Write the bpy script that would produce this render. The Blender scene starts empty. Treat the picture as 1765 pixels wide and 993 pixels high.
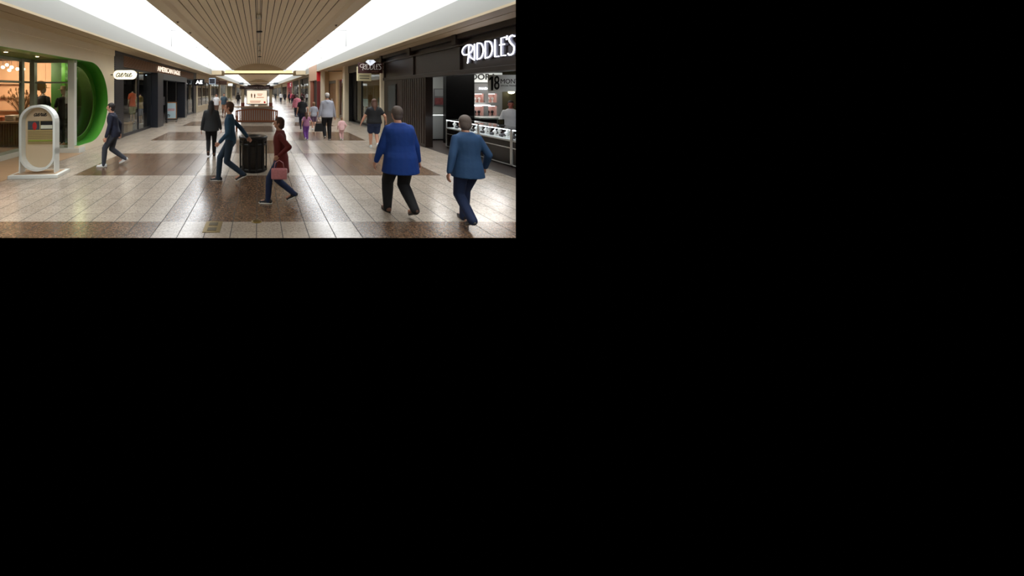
import bpy, bmesh, math, random
from mathutils import Vector, Matrix

# ------------------------------------------------------------------ camera, world, light, exposure
W_PX, H_PX = 1765.0, 993.0
F_PX = 600.0              # focal length in pixels
VX, VY = 446.0, 157.0     # where the corridor's lines meet (optical axis)
EYE = 1.85
ZOOM = 1.0
scene = bpy.context.scene
COL = scene.collection
cam = bpy.data.cameras.new('camera')
cam.sensor_fit = 'HORIZONTAL'
cam.sensor_width = 36.0
cam.lens = F_PX / W_PX * 36.0
cam.shift_x = (W_PX / 2 - VX) / W_PX
cam.shift_y = -(H_PX / 2 - VY) / W_PX
cam.clip_start = 0.05
cam.clip_end = 400
camo = bpy.data.objects.new('camera', cam)
camo.location = (0, 0, EYE)
camo.rotation_euler = (math.pi / 2, 0, 0)
COL.objects.link(camo)
scene.camera = camo

world = bpy.data.worlds.new('world')
scene.world = world
world.use_nodes = True
world.node_tree.nodes['Background'].inputs[0].default_value = (0, 0, 0, 1)
world.node_tree.nodes['Background'].inputs[1].default_value = 0.0
scene.view_settings.view_transform = 'Standard'
scene.view_settings.look = 'None'
scene.view_settings.exposure = 0.38
scene.view_settings.gamma = 1.0
scene.view_settings.use_curve_mapping = False
scene.cycles.max_bounces = 10
scene.cycles.diffuse_bounces = 8
scene.cycles.glossy_bounces = 3
scene.cycles.transparent_max_bounces = 12
scene.cycles.sample_clamp_indirect = 6
scene.cycles.use_denoising = True
scene.cycles.caustics_reflective = False
scene.cycles.caustics_refractive = False

SKY = 5.0                 # brightness of the daylight diffusers over the light wells
R = random.Random(7)
PI = math.pi


def lamp(name, kind, loc, power, color=(1, 1, 1), size=0.3, size_y=None, rot=(0, 0, 0), parent=None, spot=None):
    l = bpy.data.lights.new(name, kind)
    l.energy = power
    l.color = color
    if kind == 'AREA':
        l.size = size
        if size_y:
            l.shape = 'RECTANGLE'
            l.size_y = size_y
    else:
        l.shadow_soft_size = size
    if spot:
        l.spot_size = spot
        l.spot_blend = 0.6
    o = bpy.data.objects.new(name, l)
    o.location = loc
    o.rotation_euler = rot
    COL.objects.link(o)
    if parent:
        o.parent = parent
    return o


# ------------------------------------------------------------------ helpers
def lin(c):
    if isinstance(c, str):
        c = tuple(int(c[i:i + 2], 16) / 255 for i in (0, 2, 4))
    return tuple((v / 12.92 if v <= 0.04045 else ((v + 0.055) / 1.055) ** 2.4) for v in c) + (1.0,)


MATS = {}


def mat(name, col, rough=0.6, metal=0.0, emit=0.0, noise=0.0, nscale=30.0, bump=0.0, coat=0.0, ecol=None, spec=0.5):
    if name in MATS:
        return MATS[name]
    m = bpy.data.materials.new(name)
    m.use_nodes = True
    nt = m.node_tree
    b = nt.nodes['Principled BSDF']
    c = lin(col)
    b.inputs['Base Color'].default_value = c
    b.inputs['Roughness'].default_value = rough
    b.inputs['Metallic'].default_value = metal
    b.inputs['Coat Weight'].default_value = coat
    b.inputs['Specular IOR Level'].default_value = spec
    if emit:
        b.inputs['Emission Color'].default_value = lin(ecol) if ecol else c
        b.inputs['Emission Strength'].default_value = emit
    if noise or bump:
        tc = nt.nodes.new('ShaderNodeTexCoord')
        n = nt.nodes.new('ShaderNodeTexNoise')
        n.inputs['Scale'].default_value = nscale
        n.inputs['Detail'].default_value = 4
        nt.links.new(tc.outputs['Object'], n.inputs['Vector'])
        if noise:
            mx = nt.nodes.new('ShaderNodeMix')
            mx.data_type = 'RGBA'
            mx.inputs[6].default_value = tuple(v * (1 - noise) for v in c[:3]) + (1,)
            mx.inputs[7].default_value = tuple(min(1, v * (1 + noise)) for v in c[:3]) + (1,)
            nt.links.new(n.outputs['Fac'], mx.inputs[0])
            nt.links.new(mx.outputs[2], b.inputs['Base Color'])
        if bump:
            bp = nt.nodes.new('ShaderNodeBump')
            bp.inputs['Strength'].default_value = bump
            bp.inputs['Distance'].default_value = 0.02
            nt.links.new(n.outputs['Fac'], bp.inputs['Height'])
            nt.links.new(bp.outputs['Normal'], b.inputs['Normal'])
    MATS[name] = m
    return m


def wood(name, c1, c2, axis=(1, 1, 12), rough=0.4, scale=4.0):
    if name in MATS:
        return MATS[name]
    m = bpy.data.materials.new(name)
    m.use_nodes = True
    nt = m.node_tree
    b = nt.nodes['Principled BSDF']
    b.inputs['Roughness'].default_value = rough
    tc = nt.nodes.new('ShaderNodeTexCoord')
    mp = nt.nodes.new('ShaderNodeMapping')
    mp.inputs['Scale'].default_value = axis
    n = nt.nodes.new('ShaderNodeTexNoise')
    n.inputs['Scale'].default_value = scale
    n.inputs['Detail'].default_value = 6
    n.inputs['Distortion'].default_value = 0.6
    mx = nt.nodes.new('ShaderNodeMix')
    mx.data_type = 'RGBA'
    mx.inputs[6].default_value = lin(c1)
    mx.inputs[7].default_value = lin(c2)
    nt.links.new(tc.outputs['Object'], mp.inputs['Vector'])
    nt.links.new(mp.outputs['Vector'], n.inputs['Vector'])
    nt.links.new(n.outputs['Fac'], mx.inputs[0])
    nt.links.new(mx.outputs[2], b.inputs['Base Color'])
    MATS[name] = m
    return m


def glass_mat(name, tint=(1, 1, 1), ior=1.45, rough=0.0, extra=0.0):
    if name in MATS:
        return MATS[name]
    m = bpy.data.materials.new(name)
    m.use_nodes = True
    nt = m.node_tree
    nt.nodes.clear()
    out = nt.nodes.new('ShaderNodeOutputMaterial')
    t = nt.nodes.new('ShaderNodeBsdfTransparent')
    t.inputs[0].default_value = tuple(tint) + (1,)
    g = nt.nodes.new('ShaderNodeBsdfGlossy')
    g.inputs['Roughness'].default_value = rough
    lw = nt.nodes.new('ShaderNodeLayerWeight')
    lw.inputs[0].default_value = .5
    pw = nt.nodes.new('ShaderNodeMath')
    pw.operation = 'POWER'
    pw.inputs[1].default_value = 5.0
    nt.links.new(lw.outputs['Facing'], pw.inputs[0])
    f = nt.nodes.new('ShaderNodeMath')
    f.operation = 'MULTIPLY_ADD'
    r0 = ((ior - 1) / (ior + 1)) ** 2
    f.inputs[1].default_value = 1 - r0
    f.inputs[2].default_value = r0
    nt.links.new(pw.outputs[0], f.inputs[0])
    mx = nt.nodes.new('ShaderNodeMixShader')
    nt.links.new(f.outputs[0], mx.inputs[0])
    nt.links.new(t.outputs[0], mx.inputs[1])
    nt.links.new(g.outputs[0], mx.inputs[2])
    nt.links.new(mx.outputs[0], out.inputs[0])
    MATS[name] = m
    return m


class MB:
    """collects shapes, becomes ONE mesh object"""

    def __init__(self):
        self.bm = bmesh.new()

    def box(self, x0, x1, y0, y1, z0, z1, bev=0.0, m=None):
        vs = [self.bm.verts.new((x, y, z)) for x in (min(x0, x1), max(x0, x1)) for y in (min(y0, y1), max(y0, y1)) for z in (min(z0, z1), max(z0, z1))]
        fs = [self.bm.faces.new([vs[i] for i in q]) for q in ((0, 1, 3, 2), (4, 6, 7, 5), (0, 4, 5, 1), (2, 3, 7, 6), (0, 2, 6, 4), (1, 5, 7, 3))]
        if m is not None:
            bmesh.ops.transform(self.bm, matrix=m, verts=vs)
        if bev:
            es = list({e for f in fs for e in f.edges})
            bmesh.ops.bevel(self.bm, geom=es, offset=bev, segments=2, affect='EDGES', profile=0.5)
        return self

    def ring_loft(self, rings, closed=True, cap=True, smooth=True):
        """rings: lists of Vectors of equal length"""
        vr = [[self.bm.verts.new(p) for p in r] for r in rings]
        n = len(vr[0])
        for a, b in zip(vr[:-1], vr[1:]):
            for i in range(n if closed else n - 1):
                j = (i + 1) % n
                f = self.bm.faces.new((a[i], a[j], b[j], b[i]))
                f.smooth = smooth
        if cap and closed:
            self.bm.faces.new(list(reversed(vr[0])))
            self.bm.faces.new(vr[-1])
        return self

    def tube(self, pts, r, n=10, smooth=True, closed=False):
        pts = [Vector(p) for p in pts]
        rs = r if isinstance(r, (list, tuple)) else [r] * len(pts)
        if closed:
            pts = pts + [pts[0], ]
            rs = list(rs) + [rs[0]]
        rings = []
        up = None
        for i, p in enumerate(pts):
            if closed:
                d = pts[(i + 1) % (len(pts) - 1)] - pts[(i - 1) % (len(pts) - 1)] if 0 < i < len(pts) - 1 else pts[1] - pts[-2]
            else:
                d = (pts[min(i + 1, len(pts) - 1)] - pts[max(i - 1, 0)])
            if d.length < 1e-9:
                d = Vector((0, 0, 1))
            d.normalize()
            if up is None:
                up = d.orthogonal().normalized()
            else:
                up = (up - d * up.dot(d))
                up = up.normalized() if up.length > 1e-6 else d.orthogonal().normalized()
            s = d.cross(up)
            rings.append([p + (up * math.cos(2 * PI * k / n) + s * math.sin(2 * PI * k / n)) * rs[i] for k in range(n)])
        return self.ring_loft(rings, smooth=smooth, cap=not closed)

    def cyl(self, p, r, h, n=24, r2=None, smooth=True):
        x, y, z = p
        r2 = r if r2 is None else r2
        return self.ring_loft([[Vector((x + rr * math.cos(2 * PI * k / n), y + rr * math.sin(2 * PI * k / n), zz)) for k in range(n)] for rr, zz in ((r, z), (r2, z + h))], smooth=smooth)

    def lathe(self, prof, c=(0, 0, 0), n=24, cap=True):
        return self.ring_loft([[Vector((c[0] + max(r, 1e-4) * math.cos(2 * PI * k / n), c[1] + max(r, 1e-4) * math.sin(2 * PI * k / n), c[2] + z)) for k in range(n)] for r, z in prof], cap=cap)

    def ell(self, c, r, m=None, u=14, v=9):
        c = Vector(c)
        rings = []
        for i in range(v + 1):
            th = PI * (0.02 + 0.96 * i / v)
            rings.append([Vector((r[0] * math.sin(th) * math.cos(2 * PI * k / u), r[1] * math.sin(th) * math.sin(2 * PI * k / u), -r[2] * math.cos(th))) for k in range(u)])
        if m is not None:
            rings = [[m @ p for p in q] for q in rings]
        return self.ring_loft([[p + c for p in q] for q in rings])

    def limb(self, pts, rs, n=12):
        for i in range(len(pts) - 1):
            self.tube([pts[i], pts[i + 1]], [rs[i], rs[i + 1]], n=n)
        for p, r in zip(pts, rs):
            self.ell(p, (r, r, r), u=n, v=8)
        return self

    def prism(self, pts, a, b, axis='x'):
        """2-D outline extruded along an axis from a to b; pts are (y,z) for x, (x,z) for y, (x,y) for z"""
        def P(p, t):
            return {'x': (t, p[0], p[1]), 'y': (p[0], t, p[1]), 'z': (p[0], p[1], t)}[axis]
        va = [self.bm.verts.new(P(p, a)) for p in pts]
        vb = [self.bm.verts.new(P(p, b)) for p in pts]
        n = len(pts)
        self.bm.faces.new(va)
        self.bm.faces.new(list(reversed(vb)))
        for i in range(n):
            self.bm.faces.new((va[i], vb[i], vb[(i + 1) % n], va[(i + 1) % n]))
        return self

    def build(self, name, material, parent=None, loc=None, rot=None, fix=True):
        if fix:
            bmesh.ops.recalc_face_normals(self.bm, faces=self.bm.faces[:])
        me = bpy.data.meshes.new(name)
        self.bm.to_mesh(me)
        self.bm.free()
        ms = material if isinstance(material, (list, tuple)) else [material]
        for m in ms:
            me.materials.append(m)
        o = bpy.data.objects.new(name, me)
        COL.objects.link(o)
        if loc is not None:
            o.location = loc
        if rot is not None:
            o.rotation_euler = rot
        if parent:
            o.parent = parent
        return o


def tag(o, label, cat, group=None, kind=None):
    o['label'] = label
    if cat:
        o['category'] = cat
    if group:
        o['group'] = group
    if kind:
        o['kind'] = kind
    return o


def thing(name, label, cat, loc=(0, 0, 0), rz=0.0, group=None):
    o = bpy.data.objects.new(name, None)
    o.empty_display_size = 0.1
    COL.objects.link(o)
    o.location = loc
    o.rotation_euler = (0, 0, rz)
    return tag(o, label, cat, group)


def struct(name, mb, m, label=None):
    o = mb.build(name, m)
    o['kind'] = 'structure'
    if label:
        o['label'] = label
    return o


def dup(root, loc, rz, label, group=None):
    r = root.copy()
    COL.objects.link(r)
    r.location = loc
    r.rotation_euler = (0, 0, rz)
    r['label'] = label
    if group:
        r['group'] = group
    for ch in list(root.children):
        c = ch.copy()
        COL.objects.link(c)
        c.parent = r
        for g in ch.children:
            d = g.copy()
            COL.objects.link(d)
            d.parent = c
    return r


def text(name, s, size, m, parent=None, loc=(0, 0, 0), rot=(PI / 2, 0, 0), ext=0.004, align='CENTER', sx=1.0, bold=0.0):
    cu = bpy.data.curves.new(name, 'FONT')
    cu.body = s
    cu.size = size
    cu.extrude = ext
    cu.align_x = align
    cu.align_y = 'CENTER'
    cu.offset = bold
    cu.resolution_u = 4
    t = bpy.data.objects.new(name + '_tmp', cu)
    COL.objects.link(t)
    dg = bpy.context.evaluated_depsgraph_get()
    me = bpy.data.meshes.new_from_object(t.evaluated_get(dg))
    bpy.data.objects.remove(t)
    me.name = name
    me.materials.clear()
    me.materials.append(m)
    o = bpy.data.objects.new(name, me)
    COL.objects.link(o)
    o.location = loc
    o.rotation_euler = rot
    o.scale = (sx, 1, 1)
    if parent:
        o.parent = parent
    return o


def split_islands(o, name):
    """every separate letter of a lettering becomes a part of its own"""
    bm = bmesh.new()
    bm.from_mesh(o.data)
    seen = set()
    groups = []
    for v in bm.verts:
        if v in seen:
            continue
        st, g = [v], []
        seen.add(v)
        while st:
            q = st.pop()
            g.append(q)
            for e in q.link_edges:
                w = e.other_vert(q)
                if w not in seen:
                    seen.add(w)
                    st.append(w)
        groups.append(g)
    root = bpy.data.objects.new(o.name, None)
    root.location, root.rotation_euler = o.location, o.rotation_euler
    sc = o.scale.copy()
    COL.objects.link(root)
    for g in sorted(groups, key=lambda g: min(v.co.x for v in g)):
        idx = {v: i for i, v in enumerate(g)}
        me = bpy.data.meshes.new(name)
        me.from_pydata([v.co[:] for v in g], [], [[idx[v] for v in f.verts] for f in bm.faces if f.verts[0] in idx])
        for m in o.data.materials:
            me.materials.append(m)
        c = bpy.data.objects.new(name, me)
        COL.objects.link(c)
        c.parent = root
        c.scale = sc
    bm.free()
    bpy.data.objects.remove(o)
    return root


def smooth_line(pts, k=5):
    out = []
    n = len(pts)
    for i in range(n - 1):
        p0, p1, p2, p3 = pts[max(i - 1, 0)], pts[i], pts[i + 1], pts[min(i + 2, n - 1)]
        for j in range(k):
            t = j / k
            out.append(tuple(0.5 * ((2 * b) + (-a + c) * t + (2 * a - 5 * b + 4 * c - d) * t * t + (-a + 3 * b - 3 * c + d) * t ** 3) for a, b, c, d in zip(p0, p1, p2, p3)))
    out.append(tuple(pts[-1]))
    return out


SCRIPT = [[(.8, .85), (.4, 1), (.05, .6), (.15, .1), (.45, 0), (.8, .5), (.85, .95), (.8, .3), (.95, 0), (1.2, .25),
           (1.6, .6), (1.65, .95), (1.4, .95), (1.25, .5), (1.4, .05), (1.75, .05), (2.1, .5),
           (2.25, 1.05), (2.35, .85), (2.6, .9), (2.5, .4), (2.6, .05), (2.85, .2),
           (3.1, .95), (3.05, .3), (3.2, .02), (3.45, .2), (3.85, .6), (3.9, .95), (3.65, .95), (3.5, .5), (3.65, .05), (4.0, .05), (4.35, .4)],
          [(3.12, 1.36), (3.2, 1.44)]]
# tall thin capitals, each a list of strokes; x = metres along the sign for a 0.41 m cap height, z = 0..1 of that height
DECO = [
    ([[(.23, -.14), (.27, .3), (.29, .97)], [(.27, .42), (.08, .42), (.0, .62), (.05, .86), (.2, 1.0), (.36, .97), (.45, .8), (.4, .56), (.27, .46)], [(.27, .46), (.36, .2), (.52, 0)]]),
    ([[(.52, .06), (.52, .98)]]),
    ([[(.62, .02), (.62, .98)], [(.62, .98), (.78, .9), (.86, .5), (.78, .1), (.62, .02)]]),
    ([[(.93, .02), (.93, .98)], [(.93, .98), (1.1, .9), (1.18, .5), (1.1, .1), (.93, .02)]]),
    ([[(1.27, .98), (1.27, .02), (1.40, .02)]]),
    ([[(1.60, .98), (1.47, .98), (1.47, .02), (1.61, .02)], [(1.42, .62), (1.58, .62)]]),
    ([[(1.655, 1.05), (1.64, .82)]]),
    ([[(1.88, .92), (1.79, 1.0), (1.71, .86), (1.76, .62), (1.86, .38), (1.83, .08), (1.73, 0), (1.68, .1)]]),
]


def deco_sign(mb, fn, r, sc=1.0, h=.41, straight=(1, 4, 5)):
    for li, letter in enumerate(DECO):
        for s in letter:
            pts = s if (li in straight or len(s) < 3) else smooth_line(s, 5)
            mb.tube([fn(p[0] * sc, p[1] * h * sc) for p in pts], r, n=8)


# ------------------------------------------------------------------ shared materials
cream = mat('cream_paint', (.90, .86, .77), .55, noise=.04, nscale=3)
cream_tile = mat('cream_pier', (.84, .79, .69), .5, noise=.05, nscale=4)
white_fascia = mat('white_fascia', (.60, .60, .58), .55)
tan_soffit = mat('tan_soffit', (.73, .66, .54), .6)
slat_paint = mat('ceiling_slat_tan', (.94, .89, .79), .55, noise=.04, nscale=2)
rim_paint = mat('ceiling_rim_tan', (.90, .85, .75), .55)
black_void = mat('plenum_black', (.03, .03, .03), .9)
well_white = mat('light_well_white', (.82, .82, .81), .8)
dark_wood = wood('dark_brown_panel', (.11, .07, .045), (.15, .10, .07), (1, 1, 6), .35, 2)
maroon = mat('maroon_board', (.24, .12, .11), .4)
black_paint = mat('black_paint', (.05, .05, .055), .4)
navy_paint = mat('blue_black_paint', (.10, .12, .16), .35)
steel = mat('brushed_steel', (.7, .7, .7), .3, metal=.9)
chrome = mat('case_trim', (.78, .78, .76), .3, metal=.6)
white_lac = mat('white_lacquer', (.84, .85, .83), .35)
white_lit = mat('lit_white', (1, 1, 1), .5, emit=2.2)
letter_lit = mat('lit_letter', (1, 1, 1), .5, emit=3.0, ecol=(.93, .94, 1.0))
warm_bulb = mat('warm_bulb', (1, .95, .85), .5, emit=14, ecol=(1, .88, .7))
glass = glass_mat('shop_glass', (.93, .96, .95))
case_glass = glass_mat('case_glass', (.97, .98, .98))
ink = mat('black_ink', (.04, .04, .04), .5)
brass = mat('brass_plate', (.50, .42, .22), .35, metal=.7, noise=.1, nscale=40)

# ------------------------------------------------------------------ floor material: 0.336 m aggregate tiles, checkered fields of 8 x 8
TILE, FX0, FY0 = 0.336, -0.03, 4.93


def floor_material():
    m = bpy.data.materials.new('aggregate_tile_floor')
    m.use_nodes = True
    nt = m.node_tree
    N, L = nt.nodes, nt.links
    b = N['Principled BSDF']

    def math_(op, a, c=None, d=None):
        n = N.new('ShaderNodeMath')
        n.operation = op
        for i, v in enumerate((a, c, d)):
            if v is None:
                continue
            if isinstance(v, (int, float)):
                n.inputs[i].default_value = v
            else:
                L.new(v, n.inputs[i])
        return n.outputs[0]

    def mix(f, a, c):
        n = N.new('ShaderNodeMix')
        n.data_type = 'RGBA'
        for i, v in ((0, f), (6, a), (7, c)):
            if isinstance(v, (int, float, tuple)):
                n.inputs[i].default_value = v
            else:
                L.new(v, n.inputs[i])
        return n.outputs[2]
    geo = N.new('ShaderNodeNewGeometry')
    sep = N.new('ShaderNodeSeparateXYZ')
    L.new(geo.outputs['Position'], sep.inputs[0])
    x, y = sep.outputs[0], sep.outputs[1]
    tx = math_('DIVIDE', math_('SUBTRACT', x, FX0), TILE)
    ty = math_('DIVIDE', math_('SUBTRACT', y, FY0), TILE * 1.004)
    cx = math_('FLOOR', math_('DIVIDE', math_('ADD', tx, 4.0), 8.0))      # -1, 0, 1 = the three fields
    cy = math_('FLOOR', math_('DIVIDE', ty, 8.0))
    par = math_('FLOORED_MODULO', math_('ADD', cx, cy), 2.0)               # 0: dark, 1: light
    inside = math_('LESS_THAN', math_('ABSOLUTE', tx), 12.0)
    dark = math_('MULTIPLY', math_('SUBTRACT', 1.0, math_('ABSOLUTE', par)), inside)
    # grout
    fx = math_('ABSOLUTE', math_('SUBTRACT', math_('FRACT', tx), 0.5))
    fy = math_('ABSOLUTE', math_('SUBTRACT', math_('FRACT', ty), 0.5))
    gx = math_('GREATER_THAN', fx, 0.483)
    gy = math_('GREATER_THAN', fy, 0.490)
    # pebbles
    vor = N.new('ShaderNodeTexVoronoi')
    vor.inputs['Scale'].default_value = 55.0
    L.new(geo.outputs['Position'], vor.inputs['Vector'])
    wn = N.new('ShaderNodeTexWhiteNoise')
    L.new(vor.outputs['Color'], wn.inputs['Vector'])
    r1 = N.new('ShaderNodeValToRGB')       # light tile aggregate
    r1.color_ramp.elements[0].color = lin((.56, .51, .46))
    r1.color_ramp.elements[1].color = lin((.71, .66, .60))
    e = r1.color_ramp.elements.new(.16)
    e.color = lin((.63, .58, .52))
    r2 = N.new('ShaderNodeValToRGB')       # brown tile aggregate
    r2.color_ramp.elements[0].color = lin((.27, .19, .13))
    r2.color_ramp.elements[1].color = lin((.52, .42, .33))
    e = r2.color_ramp.elements.new(.72)
    e.color = lin((.41, .31, .23))
    L.new(wn.outputs[0], r1.inputs[0])
    L.new(wn.outputs[0], r2.inputs[0])
    pat = mix(dark, r1.outputs[0], r2.outputs[0])
    # each tile a shade of its own
    comb = N.new('ShaderNodeCombineXYZ')
    L.new(math_('FLOOR', tx), comb.inputs[0])
    L.new(math_('FLOOR', ty), comb.inputs[1])
    w2 = N.new('ShaderNodeTexWhiteNoise')
    L.new(comb.outputs[0], w2.inputs['Vector'])
    hsv = N.new('ShaderNodeHueSaturation')
    L.new(pat, hsv.inputs['Color'])
    L.new(math_('ADD', math_('MULTIPLY', w2.outputs[0], .16), .92), hsv.inputs['Value'])
    # dirt
    dn = N.new('ShaderNodeTexNoise')
    dn.inputs['Scale'].default_value = 1.3
    dn.inputs['Detail'].default_value = 5
    L.new(geo.outputs['Position'], dn.inputs['Vector'])
    dirt = mix(math_('MULTIPLY', dn.outputs[0], .25), hsv.outputs[0], lin((.45, .38, .30)))
    g1 = mix(math_('MULTIPLY', gy, .62), dirt, lin((.30, .26, .22)))
    g2 = mix(math_('MULTIPLY', gx, .92), g1, lin((.08, .07, .06)))
    L.new(g2, b.inputs['Base Color'])
    rg = math_('ADD', math_('MULTIPLY', dn.outputs[0], .12), .16)
    L.new(math_('ADD', rg, math_('MULTIPLY', gx, .6)), b.inputs['Roughness'])
    b.inputs['Specular IOR Level'].default_value = .65
    bn = N.new('ShaderNodeTexNoise')
    bn.inputs['Scale'].default_value = 9
    L.new(geo.outputs['Position'], bn.inputs['Vector'])
    bp = N.new('ShaderNodeBump')
    bp.inputs['Strength'].default_value = .10
    bp.inputs['Distance'].default_value = .01
    L.new(bn.outputs[0], bp.inputs['Height'])
    L.new(bp.outputs[0], b.inputs['Normal'])
    return m


# ------------------------------------------------------------------ the corridor
XW, ZS = 5.4, 3.37            # shopfront line, soffit height
XF, ZF = 4.49, 3.90           # fascia line and top
XC, ZC = 2.57, 3.92           # edge of the slatted ceiling
FLOOR_Y0 = F_PX * EYE / (410 - VY)
Y_END = 140.0

struct('floor', MB().box(-5.45, 5.45, FLOOR_Y0, Y_END, -.004, 0), floor_material(), 'cream and brown aggregate tile floor in large checks')
struct('wall_end', MB().box(-5.6, 5.6, Y_END, Y_END + .2, 0, 4.4), mat('far_wall', (.55, .53, .5), .7), 'far end wall of the mall corridor')

# the corridor goes on behind the camera
o = MB().box(-5.45, 5.45, -26, -.3, -.02, 0)
struct('floor_behind', o, bpy.data.materials['aggregate_tile_floor'], 'the same tile floor behind the viewpoint')
o = MB()
for sx_ in (-1, 1):
    o.box(sx_ * 5.4, sx_ * 5.6, -26, -.3, 0, 3.37)
o.box(-5.6, 5.6, -26.2, -26, 0, 6.3)
struct('wall_behind', o, cream, 'cream shop walls behind the viewpoint')

BAYS = [(-26.0, 33.2), (36.2, 80.0), (83.0, Y_END)]
for side, sn in ((-1, 'left'), (1, 'right')):
    f = MB()
    f.box(side * XF, side * (XF + .12), -26, Y_END, ZS + .05, ZF)
    struct('wall_fascia_' + sn, f, white_fascia, 'white fascia band above the %s shopfronts' % sn)
    s = MB()
    s.box(side * (XF - .015), side * 4.85, -26, Y_END, ZS, ZS + .05)
    s.box(side * 4.89, side * 5.9, -26, Y_END, ZS, ZS + .05)
    s.box(side * 4.85, side * 4.89, -2, Y_END, ZS + .04, ZS + .06)
    struct('ceiling_soffit_' + sn, s, tan_soffit, 'tan soffit above the %s shopfronts' % sn)
    for a, b in BAYS:
        w = MB()
        w.box(side * (XF + .12), side * (XF + .2), a, b, ZF - .1, 6.25)
        w.box(side * (XC - .08), side * XC, a, b, ZC + .06, 6.25)
        w.box(side * XC, side * (XF + .12), b, b + .1, ZF - .1, 6.25)
        struct('wall_light_well_' + sn, w, well_white, 'white inside of the %s light well' % sn)
        sk = MB().box(side * (XC - .02), side * (XF + .15), a, b, 6.25, 6.3)
        o = struct('window_skylight_' + sn, sk, mat('daylight_diffuser', (1, 1, 1), .6, emit=SKY, ecol=(.97, .985, 1.0)), 'daylight diffuser over the %s light well' % sn)

# slatted, gently vaulted ceiling between the wells
XS, ZE, ZM = 2.14, 3.98, 4.46


def vault(x):
    return ZE + (ZM - ZE) * (1 - (x / XS) ** 2)


for bi, (a, b) in enumerate(BAYS):
    c = MB()
    for s in (-1, 1):
        c.box(s * XC, s * (XS + .08), a, b, ZC, ZC + .08)
        c.prism([(s * (XS + .08), ZC + .002), (s * (XS - .01), ZE + .01), (s * (XS - .01), ZE + .07), (s * (XS + .08), ZC + .07)], a, b, 'y')
    struct('ceiling_rim', c, rim_paint, 'flat tan rim along both edges of the slatted ceiling')
    c = MB()
    nsl = 23
    wsl = 2 * XS / nsl
    for i in range(nsl):
        x0, x1 = -XS + i * wsl + .011, -XS + (i + 1) * wsl - .011
        c.prism([(x0, vault(x0)), (x1, vault(x1)), (x1, vault(x1) + .02), (x0, vault(x0) + .02)], a, b, 'y')
    struct('ceiling_slats', c, slat_paint, 'tan slatted ceiling curving gently over the corridor')
    c = MB()
    c.box(-XC + .05, XC - .05, a, b, ZM + .06, ZM + .1)
    struct('ceiling_plenum', c, black_void, 'black space above the ceiling slats')
    c = MB()
    arc = [(-XS + i * 2 * XS / 24) for i in range(25)]
    c.prism([(x, vault(x) - .002) for x in arc] + [(XC, ZC), (XC, ZC - .02), (-XC, ZC - .02), (-XC, ZC)], b - .14, b - .02, 'y')
    struct('ceiling_end_panel', c, cream_tile, 'arched panel closing the slatted ceiling')

# portal of two beams with a lit cove between the bays
for k, (ya, yb) in enumerate(((33.2, 36.2), (80.0, 83.0))):
    c = MB()
    c.box(-XF, XF, ya + .1, ya + .3, ZF - .06, ZF + .0)
    c.box(-XF, XF, yb - .35, yb, 3.56, 3.70)
    c.box(-XF, XF, ya + .1, yb, ZF + .35, ZF + .4)
    for s in (-1, 1):
        c.box(s * XF, s * 3.55, ya + .02, yb, 3.42, ZF - .03)
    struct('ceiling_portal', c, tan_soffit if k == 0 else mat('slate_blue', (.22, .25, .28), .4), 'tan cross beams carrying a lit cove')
    if k == 0:
        o = MB().box(-3.5, 3.5, yb - .20, yb - .05, 3.70, 3.96).build('cove_light', mat('cove_glow', (1, .93, .7), .5, emit=1.0, ecol=(1, .92, .68)))
        tag(o, 'long warm yellow light strip across the ceiling at the cross beam', 'light')

# tie rods in the wells
k = 0
for y in (18.3, 25.5, 32.0):
    for s in (-1, 1):
        m = MB().tube([(s * 4.6, y, 5.05), (s * 2.6, y, 5.05)], .022, n=8)
        m.tube([(s * 4.59, y, 5.05), (s * 4.59, y, 4.2)], .012, n=6)
        o = m.build('tie_rod', mat('grey_rod', (.6, .6, .6), .5))
        tag(o, 'thin grey rod across the %s light well, %s' % ('left' if s < 0 else 'right', ('nearest of three', 'middle of three', 'farthest of three, by the cross beam')[k]), 'rod', 'rods in the light wells')
    k += 1

# centre line of the ceiling: slot, spot lamp, sensors
t = thing('ceiling_track', 'slim dark double groove track along the middle of the slatted ceiling', 'track', (0, 0, 0))
m = MB()
m.box(-.055, -.040, 6, 33, ZM - .018, ZM + .01)
m.box(.040, .055, 6, 33, ZM - .018, ZM + .01)
m.build('rail', black_paint, t)
MB().box(-.035, .035, 6, 33, ZM - .008, ZM + .01).build('cover_strip', slat_paint, t)
for px, py, kind in ((446, 29, 'w'), (447, 57, 'b'), (447, 77, 'w'), (447.5, 89, 'w'), (447.5, 99, 'b')):
    Y = (ZM - .09 - EYE) * F_PX / (VY - py)
    X = (px - VX) * Y / F_PX
    if kind == 'w':
        t = thing('ceiling_spotlight', {29: 'white can spotlight hanging nearest from the ceiling centre line', 77: 'small white can light third along the ceiling centre line', 89: 'small white can light fourth along the ceiling centre line'}[py], 'spotlight', (X, Y, ZM - .02), group='ceiling centre line fittings')
        MB().lathe([(.02, 0), (.075, -.005), (.08, -.14), (.065, -.14), (.055, -.06)], n=20).build('housing', white_lac, t)
        MB().lathe([(.055, -.06), (.001, -.062)], n=16, cap=False).build('lens', mat('lens_grey', (.5, .5, .5), .3), t)
    else:
        t = thing('ceiling_speaker', {57: 'dark round speaker rosette on the ceiling centre line, nearer one', 99: 'dark round speaker rosette on the ceiling centre line, far one'}[py], 'speaker', (X, Y, ZM - .02), group='ceiling centre line fittings')
        MB().lathe([(.13, 0), (.14, -.02), (.10, -.045), (.06, -.05)], n=24).build('ring', black_paint, t)
        MB().lathe([(.05, -.045), (.05, -.08), (.02, -.09)], n=16).build('nozzle', white_lac, t)
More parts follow.
